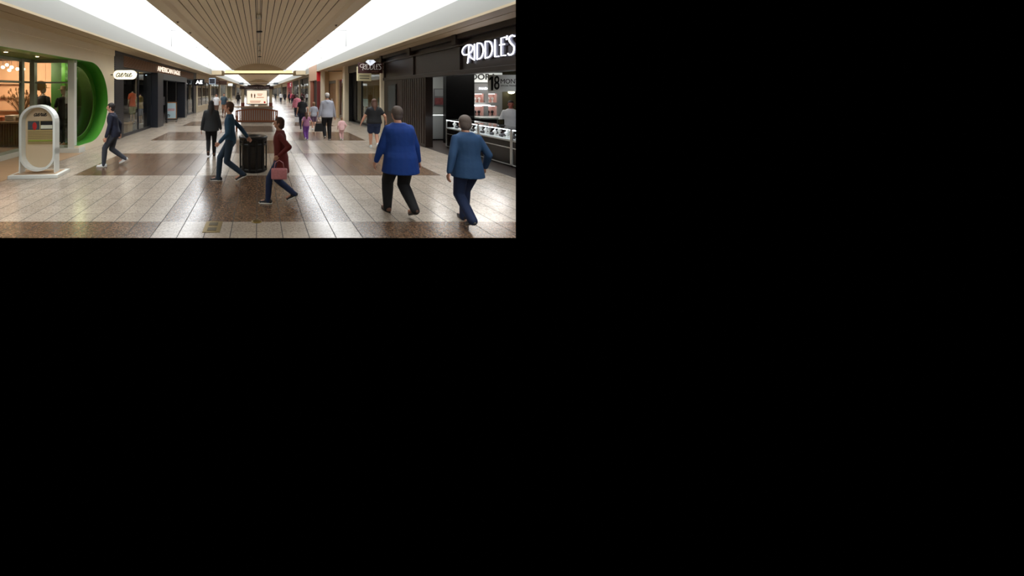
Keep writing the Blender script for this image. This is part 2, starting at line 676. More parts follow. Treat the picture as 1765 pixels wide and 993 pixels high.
# small sprinkler heads on the rims
spr = None
for i, (s, y, lb) in enumerate(((-1, 10.4, 'left rim, nearest'), (-1, 12.3, 'left rim, second'), (-1, 16.4, 'left rim, third'), (-1, 21.5, 'left rim, farthest'), (1, 10.9, 'right rim, nearest'), (1, 14.2, 'right rim, second'), (1, 18.6, 'right rim, third'), (1, 24.5, 'right rim, farthest'))):
    x = s * 2.42
    lbl = 'small bronze sprinkler head under the ceiling %s' % lb
    if spr is None:
        spr = thing('sprinkler_head', lbl, 'sprinkler', (x, y, ZC), group='sprinkler heads on the ceiling rims')
        MB().lathe([(.045, 0), (.045, -.008), (.014, -.012), (.014, -.035)], n=14).build('collar', mat('bronze', (.36, .26, .18), .4, metal=.6), spr)
        MB().lathe([(.03, -.035), (.03, -.04)], n=12).build('deflector', mat('bronze', (.36, .26, .18)), spr)
    else:
        dup(spr, (x, y, ZC), 0, lbl)


# ------------------------------------------------------------------ generic parts of a shopfront
def pier(side, y0, y1, label, m=cream_tile, x0=XW - .12, z1=ZS, x1=XW + .14):
    p = MB().box(side * x0, side * x1, y0, y1, 0, z1, .01)
    p.box(side * (x0 - .015), side * (x1 - .01), y0 - .01, y1 + .01, 0, .14)
    return struct('wall_pier', p, m, label)


def shell(side, y0, y1, depth, m_wall, m_floor, m_ceil, zc, sn, xs=XW + .02):
    """back, sides, floor and ceiling of a shop"""
    w = MB()
    x0, x1 = side * xs, side * (XW + depth)
    w.box(x1, x1 + side * .1, y0, y1, 0, zc)
    w.box(x0 + side * .36, x1, y0 - .05, y0 + .05, 0, zc)
    w.box(x0 + side * .36, x1, y1 - .05, y1 + .05, 0, zc)
    struct('wall_inside_' + sn, w, m_wall)
    struct('floor_inside_' + sn, MB().box(x0 + side * .03, x1, y0, y1, -.1, .005), m_floor)
    struct('ceiling_inside_' + sn, MB().box(x0 + side * .36, x1, y0, y1, zc, zc + .05), m_ceil)


# ------------------------------------------------------------------ clothed shop mannequins
def mannequin(name, label, loc, rz, top, skirt, z0=0.0, headless=True, sc=1.0, hat=None, group=None, legs=None, cut='top'):
    t = thing(name, label, 'mannequin', loc, rz, group)
    skin = mat('mannequin_beige', (.78, .68, .58), .5)
    b = MB()
    b.lathe([(.03, .78), (.135, .84), (.16, .92), (.12, 1.08), (.15, 1.25), (.165, 1.36), (.12, 1.43), (.05, 1.46), (.045, 1.52), (.01, 1.53)], n=18)
    b.bm.verts.ensure_lookup_table()
    for v in b.bm.verts:
        v.co.y *= .66
    for s in (-1, 1):
        b.limb([(s * .17, 0, 1.38), (s * .23, .02, 1.12), (s * .22, .07, .88)], [.042, .034, .022], n=8)
        b.limb([(s * .085, 0, .86), (s * .09, .01, .48), (s * .09, 0, .08)], [.08, .05, .032], n=8)
        b.ell((s * .09, .05, .04), (.04, .1, .035))
    if not headless:
        b.ell((0, .01, 1.64), (.075, .09, .115))
    b.build('body', skin, t)
    MB().cyl((0, 0, -.02), .16, .02, 20).build('base', steel, t)
    g = MB()
    g.lathe([(.20, .80), (.19, .9), (.155, 1.08), (.175, 1.25), (.185, 1.36), (.13, 1.44), (.07, 1.47)], n=18)
    for v in g.bm.verts:
        v.co.y *= .7
    for s in (-1, 1):
        g.limb([(s * .165, 0, 1.38), (s * .225, .02, 1.18)], [.062, .055], n=8)
    g.build('top', top, t)
    g = MB()
    if skirt:
        if cut == 'skirt':
            g.lathe([(.28, .45), (.24, .6), (.19, .8), (.16, .95), (.13, .97)], n=20)
            for v in g.bm.verts:
                v.co.y *= .75
        else:
            for s in (-1, 1):
                g.limb([(s * .088, 0, .86), (s * .095, .01, .48), (s * .095, 0, .1 if cut == 'trousers' else .55)], [.1, .085, .09], n=10)
        g.build('skirt' if cut == 'skirt' else 'trousers', skirt, t)
    if hat:
        h = MB()
        h.lathe([(.17, 1.69), (.165, 1.70), (.09, 1.71), (.085, 1.79), (.05, 1.81), (.001, 1.81)], n=22)
        h.build('hat', hat, t)
    t.scale = (sc, sc, sc)
    return t


# ------------------------------------------------------------------ left: the lingerie and loungewear shop with a green rounded opening
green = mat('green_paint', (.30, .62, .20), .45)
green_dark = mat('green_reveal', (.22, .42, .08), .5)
plank = wood('pale_oak_floor', (.62, .50, .38), (.72, .60, .47), (1, 8, 1), .35, 3)
YC, ZCc, RC = 11.17, 1.50, 1.29
arcp = [(YC + RC * math.sin(a), ZCc - RC * math.cos(a)) for a in [PI * i / 28 for i in range(29)]]
fa = MB().prism([(4.0, ZS), (13.0, ZS), (13.0, 0), (10.42, 0), (10.42, .21)] + arcp + [(4.0, ZCc + RC)], -5.4, -5.52, 'x')
fa.box(-5.37, -5.4, 4, 13.0, 3.16, ZS)
struct('wall_left_cream', fa, cream, 'cream facade with a large rounded green opening')
rv = MB()
full = [(3.9, ZCc + RC)] + list(reversed(arcp)) + [(10.42, .21)]
rings = [[Vector((x, p[0] - .006 * max(0, (p[0] - YC) / RC), p[1] + .006 * (-1 if p[1] > ZCc else 1))) for p in full] for x in (-5.402, -5.82)]
rings2 = [[Vector((x, p[0] + (.03 if i > 0 else 0) * max(0, (p[0] - YC) / RC), p[1] + .03 * (1 if p[1] > ZCc else -1))) for i, p in enumerate(full)] for x in (-5.82, -5.402)]
rv.ring_loft([rings[0], rings[1], rings2[0], rings2[1], rings[0]], closed=False)
struct('trim_1', rv, green, 'bright green reveal lining the rounded opening')
rc = MB().box(-6.95, -5.83, 4, 10.6, ZCc + RC, ZCc + RC + .05)
rc.box(-5.83, -5.80, 10.5, 12.9, ZCc + RC - .02, ZS)
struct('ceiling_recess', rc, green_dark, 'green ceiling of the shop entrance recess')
# ring behind the opening (deeper green)
rg = MB()
for k0, (xa, xb, r0, r1) in enumerate(((-5.82, -5.86, RC + .25, RC - .16),)):
    o_, i_ = [], []
    for i in range(29):
        a = PI * i / 28
        o_.append((YC + r0 * math.sin(a), ZCc - r0 * math.cos(a)))
        i_.append((YC + r1 * math.sin(a), ZCc - r1 * math.cos(a)))
    rg.prism(o_ + list(reversed(i_)), xa, xb, 'x')
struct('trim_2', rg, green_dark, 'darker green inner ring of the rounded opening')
struct('floor_entrance', MB().box(-9.4, -5.26, FLOOR_Y0, 10.42, -.003, .006), plank, 'pale wood floor of the entrance recess')
struct('floor_shop', MB().box(-12, -5.85, 10.42, 14.2, -.1, .12), plank, 'raised wood floor inside the window')
# glazing: side pane behind the ring, frontal panes, entrance panes
wf = MB()
wf.box(-5.72, -5.52, 10.42, 10.56, .12, 2.79, .006)
post1 = struct('trim_3', wf, white_lac, 'white corner post of the shop window')
fr = MB()
fr.box(-6.86, -5.5, 10.44, 10.54, .14, .22)
fr.box(-6.86, -5.5, 10.44, 10.54, 2.70, 2.79)
fr.box(-6.86, -5.72, 10.46, 10.52, 2.08, 2.13)
fr.box(-6.86, -6.72, 10.42, 10.56, 0, 2.79)
for y in (8.7, 10.0):
    fr.box(-6.89, -6.79, y, y + .09, .0, 2.79)
fr.box(-6.87, -6.81, 6, 10.5, 2.08, 2.14)
fr.box(-6.87, -6.81, 6, 10.5, 2.70, 2.79)
fr.box(-6.87, -6.81, 6, 10.5, .14, .22)
struct('window_1', fr, mat('grey_green_frame', (.60, .62, .56), .4), 'grey green frames of the entrance windows')
sk = MB()
sk.box(-6.89, -5.36, 10.38, 10.75, 0, .14)
sk.box(-6.9, -6.76, 6, 10.5, 0, .14)
struct('baseboard_left', sk, white_lac, 'white plinth under the shop windows')
gl = MB()
gl.box(-6.72, -5.72, 10.485, 10.495, .22, 2.70)
gl.box(-6.845, -6.835, 6, 10.42, .22, 2.70)
struct('window_2', gl, glass, 'clear panes of the shop entrance')
g3 = MB().box(-5.88, -5.87, 10.56, 12.7, .14, 2.8)
struct('window_3', g3, glass_mat('tinted_shop_glass', (.6, .66, .55), 1.6), 'pane behind the rounded green opening')
# interior
peach = mat('peach_panel', (.93, .72, .55), .6)
w = MB()
for i in range(5):
    w.box(-12 + i * .98, -12 + (i + 1) * .98 - .01, 13.2, 13.26, .1, 2.95)
struct('wall_inside_1', w, peach, 'peach panelled wall behind the mannequins')
w = MB()
w.box(-12.1, -12, 6, 13.3, 0, 3.0)
w.box(-12, -6.9, 13.26, 13.3, 0, 3.3)
struct('wall_inside_2', w, peach)
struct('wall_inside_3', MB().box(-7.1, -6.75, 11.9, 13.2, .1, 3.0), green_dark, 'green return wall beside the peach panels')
w = MB().box(-7.0, -5.9, 13.0, 13.1, .1, 3.0)
struct('wall_inside_4', w, mat('olive_backdrop', (.30, .34, .20), .6), 'olive end wall behind the rounded window')
struct('ceiling_shop', MB().box(-12, -6.95, 6, 13.3, 3.0, 3.1).box(-6.95, -5.9, 10.6, 13.3, 3.0, 3.1), mat('brown_ceiling', (.30, .20, .13), .7), 'brown shop ceiling')
struct('floor_back', MB().box(-12, -6.9, 6, 10.42, -.1, .12), plank)
lamp('shop_light', 'AREA', (-8.6, 11.4, 2.9), 110, (1, .80, .62), 2.5, 1.2, rot=(.9, 0, 0))
lamp('shop_light_2', 'POINT', (-6.3, 12.2, 2.6), 30, (1, .9, .6), .12)
# downlights in green recess ceiling
for i, (x, y) in enumerate(((-6.03, 8.30), (-5.97, 9.38))):
    t = thing('recessed_downlight', 'small bright downlight in the green entrance ceiling, %s' % ('nearer one' if i == 0 else 'next to the window'), 'downlight', (x, y, 2.788), group='downlights in the green ceiling')
    MB().lathe([(.055, 0), (.055, -.008), (.04, -.01)], n=18).build('trim_ring', white_lac, t)
    MB().lathe([(.038, -.012), (.001, -.0125)], n=14, cap=False).build('bulb', warm_bulb, t)
    lamp('downlight_beam', 'SPOT', (0, 0, -.03), 22, (1, .9, .7), .04, parent=t, spot=2.0)
first = None
for i, (px, py, Y) in enumerate(((5, 116, 11.6), (12, 112, 12.4), (20, 116, 11.2), (16, 121, 11.8), (30, 119, 12.2), (40, 119, 11.5))):
    x, z = (px - VX) * Y / F_PX, EYE - (py - VY) * Y / F_PX
    t = thing('pendant_bulb', 'round warm bulb hanging inside the peach shop, number %s from the left' % ('one', 'two', 'three', 'four', 'five', 'six')[i], 'bulb', (x, Y, z), group='bulbs inside the peach shop')
    t['label'] = ['round warm bulb at far left, low pair inside peach shop', 'topmost warm bulb inside the peach shop', 'large warm bulb left of the window bar inside peach shop', 'lowest warm bulb of the cluster inside peach shop', 'warm bulb just left of the grey window post', 'warm bulb between the two grey window posts'][i]
    MB().ell((0, 0, 0), (.05, .05, .05)).build('globe', warm_bulb, t)
    MB().tube([(0, 0, .045), (0, 0, 3.0 - z)], .005, n=6).build('cord', ink, t)

charcoal = mat('charcoal_cloth', (.11, .11, .12), .8, bump=.3)
sand_cloth = mat('sand_cloth', (.78, .66, .50), .8, bump=.3)
straw = mat('straw', (.76, .56, .34), .7, noise=.15, nscale=60)
mannequin('mannequin', 'mannequin with straw hat and black dress, left one in the peach window', (-6.93, 11.2, .12), 2.9, charcoal, charcoal, headless=False, hat=straw, cut='skirt', sc=1.08, group='mannequins in the peach window')
mannequin('mannequin', 'mannequin in cream hat, dark jacket and black trousers, right one in the peach window', (-6.36, 11.35, .12), 3.2, charcoal, charcoal, headless=False, hat=sand_cloth, cut='trousers', sc=1.05, group='mannequins in the peach window')
# big straw hat above + tote
o = MB().lathe([(.17, 0), (.165, .012), (.085, .025), (.075, .095), (.04, .115), (.001, .115)], n=26).build('sun_hat', straw)
o.location = (-6.88, 10.95, 2.02)
o.rotation_euler = (1.15, .3, 0)
tag(o, 'large straw sun hat tilted on display above the left mannequin', 'hat')
t = thing('shoe_display', 'low tan riser with straw sandals at the foot of the mannequins', 'display', (-6.2, 10.85, .12))
MB().box(-.45, .35, -.16, .16, 0, .05, .005).build('riser', sand_cloth, t)
o = MB()
for i in range(5):
    o.ell((-.38 + i * .17, 0, .075), (.05, .12, .03))
o.build('sandals', mat('tan_leather', (.60, .38, .2), .5), t)
# table of folded clothes behind the entrance glass
t = thing('display_table', 'slatted wooden display table inside the entrance window', 'table', (-8.2, 11.3, .12))
MB().box(-.9, .9, -.5, .5, .72, .78, .01).build('tabletop', plank, t)
m = MB()
for i in range(22):
    m.box(-.88 + i * .08, -.82 + i * .08, -.48, .48, 0, .72)
m.build('slatted_base', wood('oak_slat', (.42, .30, .18), (.5, .36, .22)), t)
fc = [(.80, .20, .12), (.86, .80, .70), (.75, .45, .3), (.9, .85, .78), (.70, .62, .50)]
for i in range(5):
    o = MB()
    for q in range(3 + i % 2):
        o.box(-.14, .14, -.17, .17, q * .045, q * .045 + .04, .012)
    o = o.build('folded_clothes', mat('fold_%d' % i, fc[i], .85, bump=.2))
    o.location = (-8.9 + i * .34, 11.15, .905)
    tag(o, 'stack of %s folded garments on the slatted table' % ('red', 'cream', 'rust', 'white', 'khaki')[i], 'clothes', 'folded stacks on the shop table')
# dried plants in a vase
t = thing('dried_arrangement', 'dried brown branches standing in a tall vase inside the entrance', 'plant', (-8.35, 12.3, .12))
MB().lathe([(.08, 0), (.13, .1), (.14, .5), (.06, .8), (.08, .86)], n=18).build('vase', sand_cloth, t)
m = MB()
for i in range(70):
    a, e = R.uniform(0, 2 * PI), R.uniform(.1, .75)
    L_ = R.uniform(.5, 1.0)
    p1 = Vector((math.cos(a) * math.sin(e) * L_, math.sin(a) * math.sin(e) * L_, .85 + math.cos(e) * L_))
    m.tube([(0, 0, .8), (p1 * .5 + Vector((0, 0, .45))), p1], [.006, .006, .01], n=5)
    m.ell(p1, (.03, .03, .06), u=6, v=4)
m.build('branches', mat('dry_branch', (.45, .30, .15), .8), t)
m = MB()
for i in range(4):
    m.box(-10.8, -8.9, 13.0, 13.2, .6 + i * .5, .63 + i * .5)
o = m.build('wall_shelf', plank)
tag(o, 'long wooden wall shelves along the back of the peach shop', 'shelf')

# ---- blade sign "aerie"
sx, sy, sz = (215.5 - VX) * 12.7 / F_PX, 12.7, EYE - (129 - VY) * 12.7 / F_PX
t = thing('blade_sign', 'oval lit cream blade sign reading aerie in black script', 'sign', (sx, sy, sz))
hw, hh = .41, .165


def stadium(hw, hh, n=12):
    pts = [(hw - hh + hh * math.cos(a), hh * math.sin(a)) for a in [-PI / 2 + PI * i / n for i in range(n + 1)]]
    pts += [(-hw + hh + hh * math.cos(a), hh * math.sin(a)) for a in [PI / 2 + PI * i / n for i in range(n + 1)]]
    return pts


MB().prism(stadium(hw, hh), -.05, .05, 'y').build('sign_body', mat('lit_cream', (.95, .92, .82), .5, emit=.95, ecol=(1, .95, .83)), t)
m = MB()
for s in SCRIPT:
    pl = smooth_line(s) if len(s) > 2 else s
    m.tube([((p[0] + .32 * p[1] - 2.35) * .135, -.052, (p[1] - .55) * .135) for p in pl], .014, n=6)
m.build('lettering', ink, t)
MB().tube([(-hw, 0, 0), (-hw - .14, 0, 0)], .02, n=8).box(-hw - .15, -hw - .12, -.05, .05, -.2, .2).build('bracket', mat('dark_green_metal', (.16, .18, .12), .4), t)

# ---- the white standing sign
t = thing('standing_sign', 'white rounded standing sign board on a flat base by the entrance', 'sign', (-4.80, 7.62, 0), 0.10)
bs = MB().box(-.50, .50, -.28, .34, 0, .07, .008)
bs.build('base', white_lac, t)
MB().box(-.42, .42, -.2, .26, .07, .076).build('base_inlay', plank, t)
HW, Z0, Z1 = .37, .07, 1.55


def capsule(hw, z0, z1, n=16, flat=False):
    top = [(hw * math.cos(a), z1 - hw + hw * math.sin(a)) for a in [PI * i / n for i in range(n + 1)]]
    bot = [(hw * math.cos(a), z0 + hw + hw * math.sin(a)) for a in [PI + PI * i / n for i in range(n + 1)]]
    return top + bot


outer, inner = capsule(HW, .11, 1.55), capsule(HW - .05, .16, 1.50)
rg = MB()
rg.ring_loft([[Vector((p[0], y, p[1])) for p in c] for c, y in ((outer, -.10), (outer, .10), (inner, .10), (inner, -.10), (outer, -.10))], cap=False, smooth=False)
bmesh.ops.remove_doubles(rg.bm, verts=rg.bm.verts[:], dist=1e-5)
for s in (-1, 1):
    rg.box(s * (HW - .025), s * HW, -.10, .10, .07, .6)
rg.build('frame', white_lac, t)
pn = capsule(HW - .055, .165, 1.495)
MB().prism(pn, .055, .07, 'y').build('panel', mat('cream_panel', (.76, .68, .56), .6), t)
m = MB()
for s in SCRIPT:
    pl = smooth_line(s) if len(s) > 2 else s
    m.tube([((p[0] + .32 * p[1] - 2.35) * .062, .05, 1.33 + (p[1] - .5) * .062) for p in pl], .007, n=6)
m.build('lettering', ink, t)
po = MB().box(-.27, .27, .045, .055, .68, 1.20).build('poster', mat('poster_tan', (.70, .62, .42), .6), t)
MB().box(-.26, -.02, .038, .045, 1.0, 1.19).build('photo', mat('photo_dark', (.25, .28, .30), .6, noise=.8, nscale=14), po)
MB().box(.0, .26, .038, .045, 1.0, 1.19).build('photo', mat('photo_black', (.08, .08, .08), .5), po)
MB().box(.01, .25, .034, .038, 1.02, 1.10).build('caption_strip', mat('pale_strip', (.82, .82, .74), .5), po)
MB().ell((-.12, .040, 1.08), (.05, .006, .09)).build('figure', mat('red_dress', (.70, .14, .12), .6), po)
m = MB()
for i in range(9):
    m.box(-.265, .265, .040, .045, .70 + i * .032, .708 + i * .032)
m.build('ruled_lines', mat('brown_line', (.34, .25, .12), .6), po)
MB().box(-.25, .25, .038, .044, .745, .775).build('green_strip', mat('green_strip', (.55, .62, .22), .6), po)

# ------------------------------------------------------------------ left: dark denim shop with wood slat band
Y0, Y1 = 13.0, 30.0
pr = MB().box(-5.40, -5.75, 13.0, 13.9, 0, ZS)
for i in range(40):
    pr.box(-5.385, -5.40, 13.02, 13.88, .02 + i * .08, .07 + i * .08)
struct('wall_left_dark', pr, navy_paint, 'blue black ribbed pier beside the oval sign')
struct('wall_left_dark_2', MB().box(-5.40, -5.75, 28.9, 30.0, 0, ZS), navy_paint, 'blue black pier at far end of the denim shop')
hd = MB().box(-5.50, -5.7, 13.9, 28.9, 2.78, ZS)
hd.box(-5.36, -5.7, 13.0, 30.0, 3.28, ZS)
struct('trim_4', hd, navy_paint, 'dark header frame above the denim shop')
sl = MB()
for i in range(8):
    z = 2.82 + i * .058
    sl.box(-5.40, -5.50, 13.92, 28.9, z, z + .042)
o = sl.build('wood_slat_band', wood('oiled_slat', (.42, .27, .17), (.55, .38, .25), (1, .3, 3), .5, 3))
tag(o, 'band of horizontal wooden slats above the denim shop windows', 'cladding')
o = split_islands(text('shop_letters', 'AMERICAN EAGLE', .40, mat('sign_letter', (1, 1, 1), .5, emit=1.0, ecol=(1, .93, .84)), loc=(-5.36, 21.1, 3.04), rot=(PI / 2, 0, PI / 2), ext=.008, sx=1.62), 'letter')
tag(o, 'lit white capital letters AMERICAN EAGLE on the wooden slat band', 'sign')
# windows
for (a, b), nm, lb in (((13.9, 17.6), 'window_4', 'large display window of the denim shop'), ((24.7, 28.9), 'window_5', 'second display window of the denim shop')):
    struct(nm, MB().box(-5.475, -5.465, a, b, .12, 2.78), glass, lb)
    f = MB()
    f.box(-5.44, -5.5, a, b, 0, .12)
    f.box(-5.44, -5.5, a, b, 2.72, 2.78)
    for y in (a, (a + b) / 2, b - .04):
        f.box(-5.44, -5.5, y, y + .04, .1, 2.78)
    struct(nm + '1', f, navy_paint)
pt = thing('entrance_portal', 'blue black box portal around the denim shop doorway', 'portal', (-5.4, 21.15, 0))
MB().box(-.25, .30, -3.55, -2.55, 0, 2.78, .01).build('jamb', navy_paint, pt)
MB().box(-.25, .30, 2.95, 3.55, 0, 2.78, .01).build('jamb', navy_paint, pt)
MB().box(-.25, .30, -2.55, 2.95, 2.45, 2.78, .01).build('lintel', mat('slate_grey', (.24, .27, .31), .4), pt)
MB().box(.04, .09, -1.0, -.9, 0, 2.45).build('door_frame', black_paint, pt)
MB().box(.04, .09, 1.2, 1.3, 0, 2.45).build('door_frame', black_paint, pt)
dark_in = mat('charcoal_wall', (.10, .10, .11), .7)
shell(-1, 13.42, 29.9, 5.5, dark_in, mat('dark_plank', (.16, .13, .11), .5), black_void, 3.0, 'denim_shop')
for y in (15.5, 18.0, 26.5):
    lamp('shop_spot', 'AREA', (-7.0, y, 2.85), 16, (1, .93, .82), .8, .8)
orange = mat('coral_print', (.92, .38, .20), .8, noise=.4, nscale=18)
denim_l = mat('light_denim', (.36, .42, .50), .85, bump=.2)
denim_d = mat('dark_denim', (.10, .13, .20), .85, bump=.2)
mannequin('mannequin', 'headless mannequin in a coral orange top, nearest in the denim shop window', (-6.15, 16.95, .30), 1.2, orange, mat('print_shorts', (.55, .55, .35), .8, noise=.6, nscale=25), cut='shorts', group='mannequins in the denim shop')
mannequin('mannequin', 'headless mannequin in a yellow top and denim shorts, beside the coral one', (-6.3, 18.5, .12), 1.3, mat('straw_top', (.72, .62, .34), .8), denim_l, cut='shorts', group='mannequins in the denim shop')
mannequin('mannequin', 'headless beige mannequin in the far window of the denim shop', (-6.2, 28.6, .05), 1.4, sand_cloth, sand_cloth, cut='shorts', group='mannequins in the denim shop')
for i, (x, y, w_, h_) in enumerate(((-6.1, 15.55, .36, .42), (-6.3, 16.5, .5, .3))):
    t = thing('display_plinth', ('cream wooden crate plinth low in the denim shop window', 'dark low platform under the coral mannequin')[i], 'plinth', (x, y, 0.005))
    MB().box(-w_, w_, -.3, .3, 0, h_ - .04, .01).build('box', (plank, dark_in)[i], t)
    MB().box(-w_ - .02, w_ + .02, -.32, .32, h_ - .04, h_, .005).build('top_board', (plank, dark_in)[i], t)
for i in range(4):
    t = thing('clothes_rail', ('metal rail of dark jeans, first behind the denim window', 'metal rail of blue shirts, second behind the denim window', 'metal rail of green tops behind the doorway', 'metal rail of grey tops behind the far window')[i], 'clothes rail', (-7.6, (14.8, 17.4, 21.5, 26.8)[i], .005), group='rails in the denim shop')
    m = MB()
    for s in (-1, 1):
        m.tube([(0, s * .6, 0), (0, s * .6, 1.45)], .015, n=8)
        m.box(-.25, .25, s * .6 - .02, s * .6 + .02, 0, .03)
    m.tube([(0, -.6, 1.45), (0, .6, 1.45)], .015, n=8)
    m.build('frame', steel, t)
    gm = MB()
    for q in range(14):
        y = -.54 + q * .083
        gm.box(-.22, .22, y, y + .05, .75, 1.40, .015)
    gm.build('garments', [denim_d, mat('blue_shirt', (.20, .30, .62), .8), mat('leaf_top', (.25, .45, .2), .8), mat('grey_top', (.4, .4, .42), .8)][i], t)
# lit feature of blue shimmer and hanging lights
for i, y in enumerate((15.2, 18.9, 20.4)):
    t = thing('track_spot', 'small cool spotlight under the denim shop ceiling, %s' % ('nearest the oval sign', 'middle', 'nearest the doorway')[i], 'spotlight', (-6.6, y, 2.95), group='spots in the denim shop')
    MB().cyl((0, 0, -.16), .05, .16, 14).build('housing', black_paint, t)
    MB().cyl((0, 0, -.17), .042, .01, 14).build('lens', mat('cool_lens', (.8, .88, 1), .4, emit=6), t)

# black blade sign AE
sy = 28.4
t = thing('blade_sign', 'black rectangular blade sign with white letters AE', 'sign', ((343.5 - VX) * sy / F_PX, sy, EYE - (142 - VY) * sy / F_PX))
MB().box(-.42, .42, -.06, .06, -.27, .27, .01).build('sign_body', black_paint, t)
for s, rz in ((-1, 0), (1, PI)):
    text('letters', 'AE', .40, white_lit, t, (0, s * .065, 0), (PI / 2, 0, rz), .006, sx=1.15, bold=.006)
MB().tube([(-.42, 0, .1), (-.60, 0, .1)], .02, n=8).build('bracket', black_paint, t)

# poster stand in front of the portal
sy = 20.9
t = thing('poster_stand', 'wheeled black poster stand with a pale blue poster before the portal', 'poster stand', ((295.5 - VX) * sy / F_PX, sy, 0), .12)
m = MB()
for s in (-1, 1):
    m.box(s * .36, s * .32, -.02, .02, .12, 1.24, .004)
    m.box(s * .33, s * .29, -.25, .25, .06, .10)
m.box(-.36, .36, -.02, .02, 1.20, 1.24)
m.box(-.36, .36, -.02, .02, .12, .17)
m.build('frame', black_paint, t)
for s in (-1, 1):
    for q in (-1, 1):
        MB().ell((s * .31, q * .23, .032), (.02, .032, .032)).build('caster', ink, t)
MB().box(-.30, .30, -.012, .012, .19, 1.18).build('border', mat('brass_trim', (.62, .42, .22), .4), t)
po = MB().box(-.26, .26, -.018, -.012, .22, 1.13).build('poster', mat('poster_blue', (.66, .76, .80), .6), t)
m = MB()
for z, a, b in ((.74, -.2, .2), (.66, -.21, .19)):
    for i in range(5):
        m.box(a + i * .082, a + i * .082 + .05, -.022, -.018, z, z + .055)
m.build('red_lettering', mat('red_ink', (.78, .30, .28), .6), po)
m = MB()
for i in range(12):
    m.ell((-.17 + R.uniform(-.07, .07), -.021, .36 + R.uniform(-.07, .09)), (.025, .004, .03), u=8, v=5)
m.build('ink_drawing', mat('ink_grey', (.25, .28, .32), .6), po)


# ------------------------------------------------------------------ further shops down both sides
def shopfront(side, y0, y1, label, head, inside, glow, power, ztop=2.75, mull=3, sill=.3, frame=black_paint, pw=.5, pier_m=cream_tile, open_=False, depth=3.5):
    sd = 'left' if side < 0 else 'right'
    root = thing('shopfront', label, 'shopfront', (side * XW, (y0 + y1) / 2, 0), 0)
    L_ = (y1 - y0) / 2
    MB().box(side * -.06, side * .3, -L_, -L_ + pw, 0, ZS, .01).build('pier', pier_m, root)
    MB().box(side * 0, side * .14, -L_ + pw, L_, ztop, ZS).build('header', head, root)
    if sill:
        MB().box(side * .0, side * .14, -L_ + pw, L_, .0, sill).build('sill', pier_m, root)
    f = MB()
    n = mull
    for i in range(n + 1):
        y = -L_ + pw + (2 * L_ - pw - .06) * i / n
        f.box(side * .03, side * .1, y, y + .06, sill, ztop)
    f.box(side * .03, side * .1, -L_ + pw, L_, ztop - .06, ztop)
    f.build('window_frame', frame, root)
    if not open_:
        MB().box(side * .06, side * .07, -L_ + pw, L_, sill, ztop).build('glass', glass, root)
    b = MB()
    b.box(side * depth, side * (depth + .1), -L_ + .01, L_ - .01, 0, 3)
    b.box(side * .31, side * depth, -L_ + .01, -L_ + .05, 0, 3)
    b.box(side * .16, side * depth, L_ - .06, L_ - .01, 0, 3)
    b.box(side * .16, side * depth, -L_ + .01, L_ - .01, 3.0, 3.05)
    b.box(side * .05, side * depth, -L_, L_, -.05, .004)
    b.build('interior', inside, root)
    if power:
        lamp('shop_lamp', 'AREA', (side * (XW + depth * .5), (y0 + y1) / 2, 2.9), power, glow, 1.5, 3)
    return root


def merch(side, x, y, label, cols, group):
    """freestanding shelf of goods; the goods are colourful blocks standing on it"""
    t = thing('display_shelf', label, 'shelf', (side * x, y, .005), 0, group)
    m = MB()
    for z in (.1, .65, 1.2, 1.75):
        m.box(-.2, .2, -1.0, 1.0, z, z + .03)
    for s in (-1, 1):
        m.box(-.2, .2, s * 1.0, s * 1.03, 0, 2.1)
    m.build('frame', dark_wood, t)
    for k, c in enumerate(cols):
        g = MB()
        for z in (.13, .68, 1.23, 1.78):
            for i in range(5):
                if (i + int(z * 7)) % len(cols) == k:
                    yy = -.85 + i * .38
                    g.ell((0, yy, z + .13), (.13, .12, .14), u=8, v=6)
                    g.box(-.12, .12, yy - .11, yy + .11, z, z + .16, .02)
        if len(g.bm.verts):
            g.build('goods', mat('goods_%02d%02d%02d' % tuple(int(v * 99) for v in c), c, .7), t)
    return t


warm, cool, neut = (1, .8, .55), (.85, .92, 1), (1, .95, .88)
blackhead = mat('black_header', (.07, .07, .07), .5)
shopfront(-1, 30.0, 38.5, 'black framed shop with amber goods, next after the denim shop', cream_tile, mat('brown_in', (.34, .22, .13), .7), warm, 130, sill=.5)
merch(-1, 6.6, 32.6, 'shelf of yellow and amber goods in the left black framed shop', [(.85, .7, .15), (.75, .45, .1), (.3, .4, .15)], 'goods shelves in the left shops')
merch(-1, 6.6, 35.6, 'shelf of orange and cream goods in the left black framed shop', [(.85, .3, .1), (.9, .75, .5), (.2, .3, .35)], 'goods shelves in the left shops')
shopfront(-1, 38.5, 48, 'shop with a brown header, third along the left side', mat('brown_head', (.34, .20, .15), .6), mat('in_a', (.38, .28, .2), .7), warm, 60, sill=.0)
merch(-1, 6.8, 42.5, 'shelf of red and tan goods in the third shop on the left', [(.7, .15, .12), (.8, .65, .4)], 'goods shelves in the left shops')
shopfront(-1, 48, 58, 'pale glass fronted shop, fourth along the left side', mat('pale_head', (.72, .74, .7), .6), mat('in_b', (.55, .58, .52), .7), neut, 110, sill=.0, frame=steel)
shopfront(-1, 58, 69, 'cream shop with a yellow lit window, fifth along the left side', cream, mat('in_c', (.75, .72, .25), .7), warm, 160, sill=.0)
shopfront(-1, 69, 80, 'dark fronted shop before the far cross beam on the left', blackhead, mat('in_d', (.4, .3, .2), .7), warm, 60)
shopfront(-1, 83, 100, 'cream fronted shop beyond the far cross beam on the left', cream, mat('in_e', (.5, .5, .45), .7), neut, 120)
shopfront(-1, 100, Y_END, 'last long cream shopfront on the left', cream_tile, mat('in_f', (.45, .42, .4), .7), neut, 200, mull=6)


